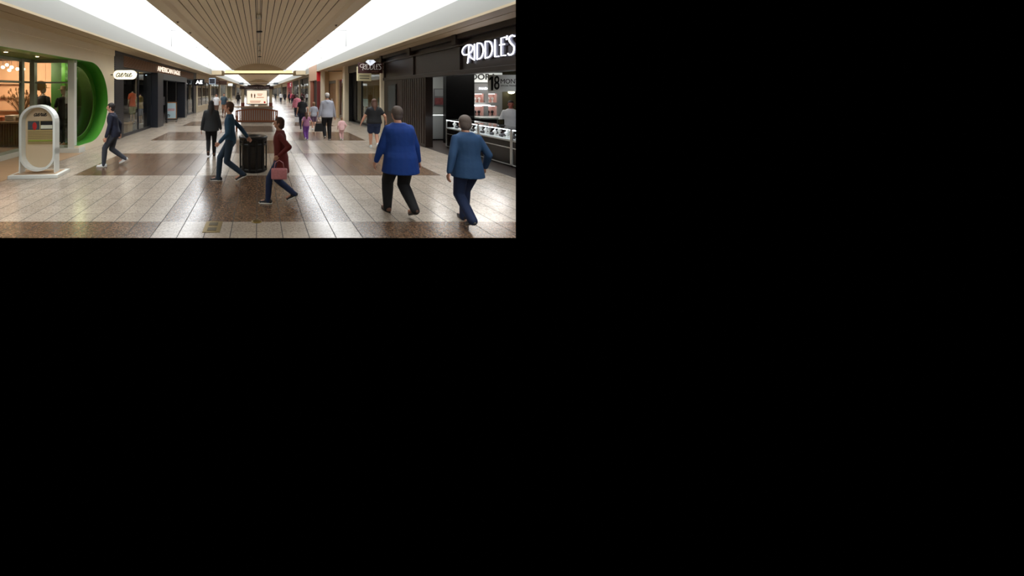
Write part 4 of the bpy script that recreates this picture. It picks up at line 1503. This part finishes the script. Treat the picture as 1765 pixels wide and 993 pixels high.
# brass plates in the floor
o = MB().box(-.115, .115, -.19, .19, 0, .006, .002).build('floor_plate', brass)
o.location = ((367.5 - VX) * 4.74 / F_PX - .005, 4.74, 0.0)
tag(o, 'rectangular brass cover plate set in the light tiles in front', 'floor plate')
for q in (-1, 1):
    MB().box(-.06, .06, q * .09 - .05, q * .09 + .05, .006, .009).build('inset', mat('brass_dark', (.30, .25, .12), .4, metal=.6), o)
o = MB().lathe([(.0, .006), (.05, .007), (.07, .004), (.075, 0)], n=24).build('floor_plate', brass)
o.location = ((442.5 - VX) * 4.94 / F_PX, 4.94, 0)
tag(o, 'round brass cover cap in the floor near the front', 'floor plate')
o = MB().box(-.15, .15, -.12, .12, 0, .005, .002).build('floor_plate', brass)
o.location = ((431 - VX) * 15.0 / F_PX, 15.0, 0)
tag(o, 'small brass cover plate in the floor behind the litter bin', 'floor plate')


# ------------------------------------------------------------------ people
def fused(mb, name, material, parent, vox, smooth=3):
    """one continuous surface out of overlapping volumes"""
    o = mb.build(name, material)
    r = o.modifiers.new('r', 'REMESH')
    r.mode = 'VOXEL'
    r.voxel_size = vox
    r.use_smooth_shade = True
    if smooth:
        s = o.modifiers.new('s', 'SMOOTH')
        s.factor = .5
        s.iterations = smooth
    dg = bpy.context.evaluated_depsgraph_get()
    me = bpy.data.meshes.new_from_object(o.evaluated_get(dg))
    o.modifiers.clear()
    old = o.data
    o.data = me
    bpy.data.meshes.remove(old)
    me.name = name
    for p in me.polygons:
        p.use_smooth = True
    o.parent = parent
    return o


def ik(a, b, l1, l2, pole):
    """middle joint of a two-bone limb from a to b bending towards pole; returns (mid, end)"""
    a, b, pole = Vector(a), Vector(b), Vector(pole)
    d = b - a
    L_ = min(d.length, (l1 + l2) * .998)
    d.normalize()
    b = a + d * L_
    x = (l1 * l1 - l2 * l2 + L_ * L_) / (2 * L_)
    h = math.sqrt(max(l1 * l1 - x * x, 0))
    p = pole - d * pole.dot(d)
    p.normalize()
    return a + d * x + p * h, b


def hang(bag, who, side, top):
    """puts a bag under the closed fingers of a person's hand; top = height of its handle"""
    root, wr, _, k = who
    p = Matrix.Rotation(root.rotation_euler.z, 3, 'Z') @ (wr[side] * k) + root.location
    bag.location = (p.x, p.y, p.z - .105 * k - top + .02)


SKIN = (.78, .58, .48)


def person(label, feet, face, height=1.7, girth=1.0, vox=.014, lean=0.0, stride=.5, width=.17, lead=1,
           hands=((.27, .05, .78), (-.27, .05, .78)), top=None, top_z=.86, sleeve=1.0, hood=False, collar=False,
           legs=None, leg_len=1.0, leg_fat=0.0, hair='short', hair_m=None, shoes=None, skin=None, flare=0.0, head_fwd=0.0, hem=0.0, standing=False, coat_skirt=False, turn=0.0, back_lift=.10):
    """feet = ground point (x, y); face = heading in radians, 0 looks along +Y (away from the camera)"""
    t = thing('person', label, 'person', (feet[0], feet[1], 0), face)
    k = height / 1.75
    skin = skin or mat('skin_fair', SKIN, .55)
    g = girth
    if standing:
        stride = 0
    zf, zb = .085, .085 + (back_lift if not standing else 0)
    # pelvis height so that both ankles can be reached
    half = stride / 2
    reach = .835
    pz = min(.93, math.sqrt(max(reach ** 2 - half ** 2, .2)) + .085)
    dz = pz - .93

    def Z(z):
        return z + dz

    def ly(z):
        return lean * max(0, z - .93)
    hips, knees, ank, toes = {}, {}, {}, {}
    for s in (1, -1):
        front = (s == lead)
        hip = Vector((s * .092 * (0.6 + .4 * g), 0, Z(.92)))
        ay = half if front else -half
        if standing:
            ay = .02 * s
        an = Vector((s * width / 2, ay, zf if front else zb))
        kn, an = ik(hip, an, .43, .42, (0, 1, .0))
        hips[s], knees[s], ank[s] = hip, kn, an
        toes[s] = 0.0 if front or standing else -.45
    sh, el, wr = {}, {}, {}
    for i, s in enumerate((1, -1)):
        shp = Vector((s * (.150 + .022 * g), ly(1.39), Z(1.392)))
        h = Vector(hands[i])
        h.z += dz
        h.y += ly(1.0)
        e, w = ik(shp, h, .29, .26, (s * .45, -1, -.1))
        sh[s], el[s], wr[s] = shp, e, w
    # ---- body
    b = MB()

    def torso(mb, rings, pad=0.0, n=20):
        rr = []
        for z, w, d, oy in rings:
            w, d = w * (1 + (g - 1) * 1.0) + pad, d * (1 + (g - 1) * 1.3) + pad
            rr.append([Vector((w * math.cos(2 * PI * q / n), d * math.sin(2 * PI * q / n) + ly(z) + oy, Z(z))) for q in range(n)])
        mb.ring_loft(rr)
    RT = [(.84, .10, .07, 0), (.90, .155, .105, -.01), (.97, .165, .115, -.01), (1.06, .145, .10, 0), (1.15, .138, .098, .005), (1.27, .162, .11, .01), (1.36, .172, .108, .005), (1.42, .15, .088, 0), (1.455, .085, .065, 0), (1.47, .055, .055, 0)]
    torso(b, RT)
    nk = Vector((0, ly(1.46) + .0, Z(1.44)))
    hc = Vector((0, ly(1.62) + .02 + head_fwd, Z(1.625)))
    b.tube([nk, hc - Vector((0, 0, .04))], [.058, .052], n=12)
    hm = Matrix.Rotation(turn, 4, 'Z')
    # skull, jaw, nose, ears, brow
    b.ell(hc + Vector((0, -.008, .022)), (.076, .094, .100), u=18, v=12)
    b.ell(hc + hm @ Vector((0, .022, -.040)), (.058, .068, .070), u=16, v=10)
    b.ell(hc + hm @ Vector((0, .094, -.012)), (.013, .020, .024), u=8, v=6)
    b.ell(hc + hm @ Vector((0, .078, .022)), (.050, .018, .012), u=8, v=6)
    b.ell(hc + hm @ Vector((0, .074, -.052)), (.024, .016, .010), u=8, v=6)
    for s in (-1, 1):
        b.ell(hc + hm @ Vector((s * .076, -.004, -.006)), (.012, .020, .032), u=8, v=6)
        fz = 1 + (g - 1) * .5
        b.limb([hips[s], knees[s]], [.086 * fz, .056 * fz])
        cf = knees[s].lerp(ank[s], .32) + Vector((0, -.012, 0))
        b.limb([knees[s], cf, ank[s]], [.054 * fz, .055 * fz, .037])
        b.limb([sh[s], el[s]], [.052 * fz, .041 * fz])
        b.limb([el[s], el[s].lerp(wr[s], .3), wr[s]], [.040 * fz, .040 * fz, .026])
        # foot inside the shoe
        b.limb([ank[s] + Vector((0, -.02, -.02)), ank[s] + Vector((0, .13, -.045 + math.sin(toes[s]) * .10))], [.034, .028])
        # hand: palm, four fingers of different length, thumb
        fd = (wr[s] - el[s]).normalized()
        if fd.z > -.3:
            pass
        sd = Vector((0, 1, 0)) - fd * fd.y
        sd = sd.normalized() if sd.length > .2 else Vector((1, 0, 0))
        nrm = fd.cross(sd).normalized() * (1 if fd.cross(sd).x * s < 0 else -1)
        pc = wr[s] + fd * .05
        for q in range(4):
            off = sd * (-.027 + .018 * q)
            a0 = wr[s] + fd * .02 + off * .6
            a1 = wr[s] + fd * .085 + off
            fl = (.052, .066, .072, .064)[q]
            a2 = a1 + (fd * .86 + nrm * .5).normalized() * fl * .5
            a3 = a2 + (fd * .5 + nrm * .86).normalized() * fl * .5
            b.tube([a0, a1], [.014, .012], n=8)
            b.limb([a1, a2, a3], [.0095, .0088, .0078], n=8)
        b.limb([wr[s] + fd * .025 + sd * .016, wr[s] + fd * .055 + sd * .045, wr[s] + fd * .085 + sd * .050 + nrm * .015], [.013, .0105, .009], n=8)
    fused(b, 'body', skin, t, vox * .62 if vox < .012 else vox * .8, 1)
    # eyes and mouth
    e = MB()
    for s in (-1, 1):
        e.ell(hc + hm @ Vector((s * .029, .079, .006)), (.011, .006, .006), u=8, v=6)
    e.build('eyes', mat('eye_dark', (.10, .07, .06), .3), t)
    MB().ell(hc + hm @ Vector((0, .090, -.053)), (.020, .004, .005), u=10, v=6).build('mouth', mat('lip', (.62, .32, .30), .5), t)
    # ---- hair
    h = MB()
    if hair == 'cap':
        h.ell(hc + Vector((0, -.012, .048)), (.090, .108, .088), u=18, v=10)
        h.box(-.07, .07, .07, .16, -.005, .010, .004, m=Matrix.Translation(hc + Vector((0, 0, .055))))
        fused(h, 'cap', hair_m, t, .01, 2)
        h = MB()
        h.ell(hc + Vector((0, -.035, -.005)), (.080, .072, .075), u=14, v=8)
        fused(h, 'hair', mat('hair_grey', (.48, .46, .44), .8), t, .01, 2)
    else:
        h.ell(hc + Vector((0, -.018, .034)), (.088, .102, .100), u=18, v=12)
        h.ell(hc + Vector((0, -.045, -.035)), (.072, .062, .075), u=14, v=10)
        if hair in ('long', 'pony', 'bob'):
            h.ell(hc + Vector((0, -.045, -.02)), (.090, .075, .105), u=14, v=10)
        if hair == 'long':
            h.limb([hc + Vector((0, -.065, -.04)), hc + Vector((0, -.10, -.14)), hc + Vector((0, -.115 - .03 * g, -.27))], [.078, .082, .045])
            for s in (-1, 1):
                h.limb([hc + Vector((s * .055, -.03, -.04)), hc + Vector((s * .075, -.06, -.16))], [.045, .032])
        if hair == 'pony':
            h.limb([hc + Vector((0, -.10, .02)), hc + Vector((0, -.15, -.05)), hc + Vector((0, -.14, -.19))], [.03, .04, .02])
        if hair == 'bun':
            h.ell(hc + Vector((0, -.10, .07)), (.042, .042, .042))
        o = fused(h, 'hair', hair_m, t, .010, 2)
        # free the face
        cut = hc + Vector((0, .052, 0))
        bm = bmesh.new()
        bm.from_mesh(o.data)
        inv = hm.inverted()
        dl = [v for v in bm.verts if ((inv @ (v.co - hc)).y > .040 and (v.co - hc).z < .055)]
        bmesh.ops.delete(bm, geom=dl, context='VERTS')
        bm.to_mesh(o.data)
        bm.free()
    # ---- trousers, leggings or shorts
    if legs:
        m = MB()
        RB = [(.80, .11, .08, 0), (.87, .165, .115, -.01), (.97, .172, .122, -.01), (1.05, .152, .108, 0)]
        torso(m, RB, .010)
        fz = 1 + (g - 1) * .5
        for s in (1, -1):
            a, kk, c = hips[s], knees[s], ank[s]
            p = .012 + leg_fat
            if leg_len >= .99:
                cf = kk.lerp(c, .35)
                e_ = c + (c - kk).normalized() * .035
                m.limb([a, kk], [.088 * fz + p, .060 * fz + p])
                m.limb([kk, cf, e_], [.058 * fz + p, .056 * fz + p, .040 + p + flare])
            elif leg_len > .5:
                e_ = kk.lerp(c, (leg_len - .5) * 2)
                m.limb([a, kk, e_], [.088 * fz + p, .062 * fz + p, .055 * fz + p])
            else:
                e_ = a.lerp(kk, leg_len * 2)
                m.limb([a, e_], [.090 * fz + p, .080 * fz + p])
        fused(m, 'trousers' if leg_len > .5 else 'shorts', legs, t, vox, 2)
    # ---- top
    if top:
        m = MB()
        rings = [(top_z, .178 + hem, .128 + hem, -.005)]
        if coat_skirt:
            rings = [(top_z, .215 + hem, .165 + hem, 0), (top_z + .15, .195 + hem * .6, .15 + hem * .5, 0)]
        for z, w, d, oy in ((.97, .182, .13, -.01), (1.06, .168, .12, 0), (1.15, .160, .116, .005), (1.27, .172, .122, .01), (1.36, .180, .116, .005), (1.41, .168, .100, 0), (1.445, .128, .085, 0), (1.475, .082, .074, 0), (1.49, .068, .066, 0)):
            if z > top_z + .03:
                rings.append((z, w, d, oy))
        torso(m, rings, .014)
        fz = 1 + (g - 1) * .6
        for s in (1, -1):
            if sleeve > .75:
                e_ = el[s].lerp(wr[s], .95)
                m.limb([sh[s], el[s]], [.058 * fz, .054 * fz])
                m.limb([el[s], e_], [.056 * fz, .042])
            elif sleeve > 0:
                e_ = sh[s].lerp(el[s], sleeve * 1.3)
                m.limb([sh[s], e_], [.058 * fz, .057 * fz])
        if hood:
            m.limb([Vector((-.07, ly(1.45) - .065, Z(1.45))), Vector((0, ly(1.42) - .11, Z(1.40))), Vector((.07, ly(1.45) - .065, Z(1.45)))], [.045, .058, .045])
        if collar:
            m.tube([(.075 * math.cos(a), .070 * math.sin(a) + ly(1.48), Z(1.475)) for a in [2 * PI * q / 16 for q in range(16)]], .018, n=8, closed=True)
        fused(m, 'coat' if coat_skirt else ('jacket' if sleeve > .75 else 'shirt'), top, t, vox, 8)
    # ---- shoes
    for s in (1, -1):
        m = MB()
        c = ank[s]
        R_ = Matrix.Rotation(toes[s], 4, 'X')
        base = c + Vector((0, 0, -.02))
        P = lambda v: base + R_ @ Vector(v)
        m.limb([P((0, -.045, -.022)), P((0, .06, -.028)), P((0, .145, -.036))], [.042, .043, .034])
        m.limb([P((0, -.02, .015)), P((0, .03, .0))], [.040, .040])
        for v in m.bm.verts:
            if v.co.z < .012:
                v.co.z = .012
        o = fused(m, 'shoe', shoes[0], t, .009, 2)
        m = MB()
        n = 20
        oc = [(math.cos(2 * PI * q / n) * .043, .05 + math.sin(2 * PI * q / n) * .135) for q in range(n)]
        m.ring_loft([[P((x, y, zz)) for x, y in oc] for zz in (-.064, -.040)])
        so = m.build('sole', shoes[1], o)
        zmin = min(v.co.z for v in so.data.vertices)
        if zmin < 0 or s == lead or standing:
            for ob in (o, so):
                for v in ob.data.vertices:
                    v.co.z = max(v.co.z - (zmin if zmin < .03 else 0) * .0, .001)
    t.scale = (k, k, k)
    t['hand_r'] = [0, 0, 0]
    del t['hand_r']
    return t, wr, hc, k


cl = lambda n, c, b=.35: mat(n, c, .85, noise=.12, nscale=9, bump=b)
blackc, nearblack = cl('black_cloth', (.07, .07, .08)), cl('charcoal_jacket', (.15, .16, .17))
navy, royal = cl('navy_cloth', (.09, .11, .19)), cl('royal_blue_jacket', (.03, .21, .50))
denim_shirt, denim = cl('denim_shirt_blue', (.14, .27, .41)), cl('indigo_jeans', (.11, .17, .30))
maroon_c, teal = cl('maroon_coat_cloth', (.40, .12, .11)), cl('teal_top_cloth', (.15, .28, .38))
grey_h, white_c = cl('grey_hoodie_cloth', (.62, .63, .67)), cl('white_cloth', (.84, .84, .85))
purple, pinkp = cl('purple_leggings', (.44, .26, .58)), cl('pale_pink_cloth', (.86, .70, .70))
br_hair, dk_hair, bl_hair, gr_hair = [mat(n, c, .75, noise=.3, nscale=60, bump=.12) for n, c in (('hair_brown', (.30, .19, .13)), ('hair_dark', (.12, .09, .08)), ('hair_sandy', (.48, .36, .26)), ('hair_grey_brown', (.40, .35, .32)))]
sh_w = (mat('shoe_white', (.82, .84, .84), .5), mat('sole_white', (.85, .85, .83), .6))
sh_k = (mat('shoe_black', (.06, .06, .07), .5), mat('sole_grey', (.35, .34, .32), .6))
sh_kw = (mat('shoe_black', (.06, .06, .07), .5), mat('sole_white', (.85, .85, .83), .6))
sh_b = (mat('shoe_brown', (.36, .22, .15), .5), mat('sole_dark', (.12, .09, .07), .6))


def gp(px, py):
    """floor point seen at a pixel of the photograph"""
    Y = F_PX * EYE / (py - VY)
    return ((px - VX) * Y / F_PX, Y)


LEFT, RIGHT, AWAY, TOWARD = PI / 2, -PI / 2, 0.0, PI
# 1 man in navy, walking left past the cream pier
person('person in navy jacket and white trainers walking left past the rounded green window', gp(197, 286), LEFT + .25, 1.60, 1.05, .011, .10, .50, .16, -1,
       ((.25, -.12, .90), (-.26, .16, .86)), navy, .84, 1.0, legs=cl('grey_trousers', (.22, .24, .28)), leg_len=1.0, hair='short', hair_m=dk_hair, shoes=sh_w)
# 2 woman in dark jacket walking away
person('person in dark grey jacket and black leggings walking away, left of the bench', gp(364, 270), .10, 1.60, 1.12, .012, .02, .26, .17, 1,
       ((.30, .06, .84), (-.30, .0, .82)), nearblack, .82, 1.0, legs=blackc, hair='long', hair_m=dk_hair, shoes=sh_b, hem=.03)
# 3 person in teal striding left, beside the bin
person('person in a teal top and dark blue jeans striding left beside the litter bin', gp(397, 313), LEFT, 1.68, .86, .010, .02, .52, .12, 1,
       ((.20, -.36, .98), (-.22, .20, .92)), teal, .86, 1.0, legs=cl('blue_grey_jeans', (.13, .20, .27)), hair='short', hair_m=br_hair, shoes=sh_kw)
# 4 woman in maroon coat, striding left with a pink bag
t4, w4, h4, k4 = person('person in a maroon coat and jeans striding left with a pink bag', gp(484, 350), LEFT - .1, 1.46, .98, .010, .03, .50, .12, -1,
       ((.25, .04, .72), (-.27, .02, 1.03)), maroon_c, .66, 1.0, legs=denim, hair='bob', hair_m=br_hair, shoes=sh_kw, coat_skirt=True)
x4, y4 = gp(484, 350)
bz = EYE - (297 - VY) * (y4 - .3) / F_PX
bag = thing('handbag', 'pink checked handbag carried beside the maroon coat', 'bag', ((486 - VX) * (y4 - .3) / F_PX, y4 - .30, bz - .09))
MB().box(-.125, .125, -.045, .045, 0, .17, .02).build('bag_body', mat('pink_bag', (.80, .52, .54), .6, noise=.25, nscale=30), bag)
hang(bag, (t4, w4, h4, k4), -1, .30)
MB().tube([(-.08, 0, .165), (-.06, 0, .26), (0, 0, .30), (.06, 0, .26), (.08, 0, .165)], .008, n=6).build('strap', mat('pink_strap', (.78, .55, .58), .5), bag)
MB().box(.118, .128, -.045, .045, .01, .16, .003).build('side_trim', mat('pale_trim', (.88, .78, .78), .5), bag)
# 5 man in grey hoodie walking away
p5 = person('person in light grey hoodie, pale cap and black trousers walking away', gp(564, 241), AWAY, 1.80, 1.16, .013, .0, .22, .22, 1,
       ((.31, .10, .86), (-.31, .02, .84)), grey_h, .85, 1.0, hood=True, legs=blackc, leg_fat=.008, hair='cap', hair_m=mat('pale_cap', (.72, .70, .68), .8), shoes=sh_kw, hem=.01)
# 6 woman in black tee and denim shorts
person('person in black T-shirt and denim shorts walking away under the maroon blade sign', gp(645, 256), -.15, 1.62, 1.35, .013, .0, .30, .18, -1,
       ((.42, .12, .96), (-.42, .10, .90)), blackc, .90, .45, legs=denim, leg_len=.36, leg_fat=.012, hair='long', hair_m=br_hair, shoes=sh_w, hem=.01)
# 7 big man in royal blue jacket
person('person in roomy royal blue jacket and black trousers in the right foreground', gp(690, 372), .12, 1.66, 1.34, .010, .10, .44, .20, -1,
       ((.35, .06, .86), (-.34, .14, .84)), royal, .72, 1.0, collar=True, legs=blackc, leg_fat=.012, hair='short', hair_m=gr_hair, shoes=sh_b, hem=.03, head_fwd=.03)
# 8 person in denim shirt
person('person in denim blue shirt and indigo jeans at right, before the showcases', gp(806, 388), .0, 1.55, 1.12, .010, .06, .46, .16, 1,
       ((.34, .10, .92), (-.34, -.10, .88)), denim_shirt, .80, 1.0, legs=denim, leg_fat=.006, flare=.01, hair='bob', hair_m=gr_hair, shoes=sh_k, hem=.03, head_fwd=.03)
# 9 adult in black and child in purple in front
p9 = person('person in a black T-shirt and dark trousers beside the child in purple', gp(521, 224), AWAY, 1.62, 1.05, .015, .0, .2, .16, 1,
       ((.30, .12, .90), (-.28, .05, .84)), blackc, .88, .45, legs=navy, hair='bun', hair_m=dk_hair, shoes=sh_k)
person('child with long brown hair, pink top and purple leggings walking away', gp(528, 242), .1, 1.08, 1.0, .015, .0, .2, .16, 1,
       ((.30, .12, .98), (-.28, .05, .90)), cl('lilac_top', (.62, .42, .55)), .88, .45, legs=purple, leg_fat=.01, hair='long', hair_m=br_hair, shoes=sh_w)
b9 = thing('shopping_bag', 'small white bag held by the person in the black T-shirt', 'bag', ((513 - VX) * 16.4 / F_PX, 16.4, .86))
hang(b9, p9, -1, .34)
MB().box(-.10, .10, -.05, .05, 0, .24, .02).build('bag_body', white_c, b9)
MB().tube([(-.06, 0, .23), (-.03, 0, .34), (.03, 0, .34), (.06, 0, .23)], .007, n=6).build('handle', white_c, b9)
# 10 person in grey top and shorts
person('child in a pale grey top and mauve shorts left of the grey hoodie', gp(541, 224), -.1, 1.34, 1.0, .015, .0, .2, .16, -1,
       ((.28, .05, .86), (-.28, .05, .86)), grey_h, .86, .6, legs=cl('mauve_shorts', (.42, .34, .44)), leg_len=.40, leg_fat=.015, hair='bob', hair_m=bl_hair, shoes=sh_w)
b10 = thing('tote_bag', 'black bag held low beside the grey hoodie', 'bag', ((546 - VX) * 13.1 / F_PX, 13.1, .30))
hang(b10, p5, -1, .46)
MB().prism([(-.16, 0), (.16, 0), (.12, .30), (-.12, .30)], -.06, .06, 'y').build('bag_body', blackc, b10)
MB().tube([(-.08, 0, .29), (-.04, 0, .46), (.04, 0, .46), (.08, 0, .29)], .010, n=6).build('handle', blackc, b10)
# 11 toddler
person('small child in pale pink walking right of the grey hoodie', gp(589, 242), AWAY, .88, 1.15, .018, .0, .2, .18, 1,
       ((.30, .12, .98), (-.30, .05, .90)), pinkp, .78, 1.0, legs=pinkp, hair='short', hair_m=bl_hair, shoes=sh_w)
# 12.. further people
person('person in a pink checked shirt walking away beyond the child in purple', gp(512, 208), AWAY, 1.68, 1.1, .018, .0, .25, .16, 1,
       ((.28, .05, .86), (-.28, .05, .86)), mat('pink_check', (.72, .42, .48), .8, noise=.4, nscale=12), .86, .8, legs=navy, hair='short', hair_m=gr_hair, shoes=sh_k)
person('person in a white T-shirt coming nearer behind the dark grey jacket', gp(373, 200), TOWARD, 1.66, 1.1, .018, .0, .3, .16, 1,
       ((.28, .05, .86), (-.28, .05, .86)), white_c, .86, .45, legs=cl('brown_trousers', (.35, .24, .18)), hair='short', hair_m=br_hair, shoes=sh_k)
person('person in slate blue shirt and tan trousers beside the white T-shirt', gp(386, 199), TOWARD + .15, 1.72, 1.15, .018, .0, .3, .16, -1,
       ((.30, .05, .86), (-.28, .05, .86)), cl('slate_shirt', (.20, .28, .33)), .86, .45, legs=cl('tan_trousers', (.50, .35, .25)), hair='short', hair_m=dk_hair, shoes=sh_b)
person('dark clothed person standing far off, left of the kiosk', gp(410.5, 182), AWAY, 1.70, 1.15, .02, .0, .2, .2, 1,
       ((.28, .05, .86), (-.28, .05, .86)), blackc, .80, 1.0, legs=navy, hair='short', hair_m=dk_hair, shoes=sh_k)
for px, py, tm, lb in ((491, 176, blackc, 'dark clothed person far off, first right of the kiosk'), (484, 177.5, white_c, 'white shirted person far off, right beside the kiosk post'),
                       (499, 177.5, navy, 'navy clothed person far off near the pink shop'), (503, 179.2, cl('rose_shirt', (.80, .35, .45)), 'pink shirted person far off before the pink shop'),
                       (475, 173, nearblack, 'tiny dark figure far down the corridor beside the screen'), (505.5, 180, cl('wine_shirt', (.35, .12, .16)), 'wine red shirted person far off, nearest to the pink shop')):
    person(lb, gp(px, py), AWAY if px != 503 else TOWARD, 1.68, 1.05, .024, .0, .25, .16, 1,
           ((.28, .05, .86), (-.28, .05, .86)), tm, .86, .8, legs=navy if tm is not navy else blackc, hair='short', hair_m=dk_hair, shoes=sh_k)
# clerk behind the showcase
person('person in a white shirt standing behind the jewellery showcase', ((880 - VX) * 10.2 / F_PX, 10.2), PI - .5, 1.58, 1.05, .014, .04, .0, .2, 1,
       ((.24, .24, .98), (-.24, .24, .98)), white_c, .86, .8, legs=blackc, hair='short', hair_m=dk_hair, shoes=sh_k, standing=True, skin=mat('skin_ruddy', (.62, .34, .28), .55))


# ------------------------------------------------------------------ the built part of the place ends at one upright plane on the right,
# just beyond what the photograph shows
bpy.context.view_layer.update()
EDGE = (889 - VX) / F_PX
n_edge = Vector((1, -EDGE, 0)).normalized()
done = set()
for o in [q for q in bpy.data.objects if q.type == 'MESH']:
    mw = o.matrix_world
    ds = [n_edge.dot(mw @ Vector(c)) for c in o.bound_box]
    wy = max((mw @ Vector(c)).y for c in o.bound_box)
    low = min((mw @ Vector(c)).z for c in o.bound_box)
    if max(ds) <= 1e-4 or wy < .5 or low > 5.9 or o.name.startswith('ceiling_rim') or o.name.startswith('ceiling_slats') or o.name.startswith('ceiling_plenum'):
        continue
    if o.name.startswith('ceiling_portal') or o.name.startswith('ceiling_end'):
        continue
    inv = mw.inverted()
    if o.data.users > 1:
        o.data = o.data.copy()
    bm = bmesh.new()
    bm.from_mesh(o.data)
    bm.transform(mw)
    res = bmesh.ops.bisect_plane(bm, geom=bm.verts[:] + bm.edges[:] + bm.faces[:], plane_co=(0, 0, 0), plane_no=n_edge, clear_outer=True)
    edges = [e for e in res['geom_cut'] if isinstance(e, bmesh.types.BMEdge) and e.is_valid]
    try:
        bmesh.ops.holes_fill(bm, edges=edges, sides=0)
    except Exception:
        pass
    bm.transform(inv)
    if len(bm.verts) == 0:
        bm.free()
        bpy.data.objects.remove(o)
        continue
    bm.to_mesh(o.data)
    bm.free()
# things wholly beyond the plane leave an empty root: drop them, lamps too
for o in list(bpy.data.objects):
    if o.type == 'EMPTY' and not any(c.type == 'MESH' for c in o.children_recursive):
        for c in list(o.children_recursive):
            bpy.data.objects.remove(c)
        bpy.data.objects.remove(o)
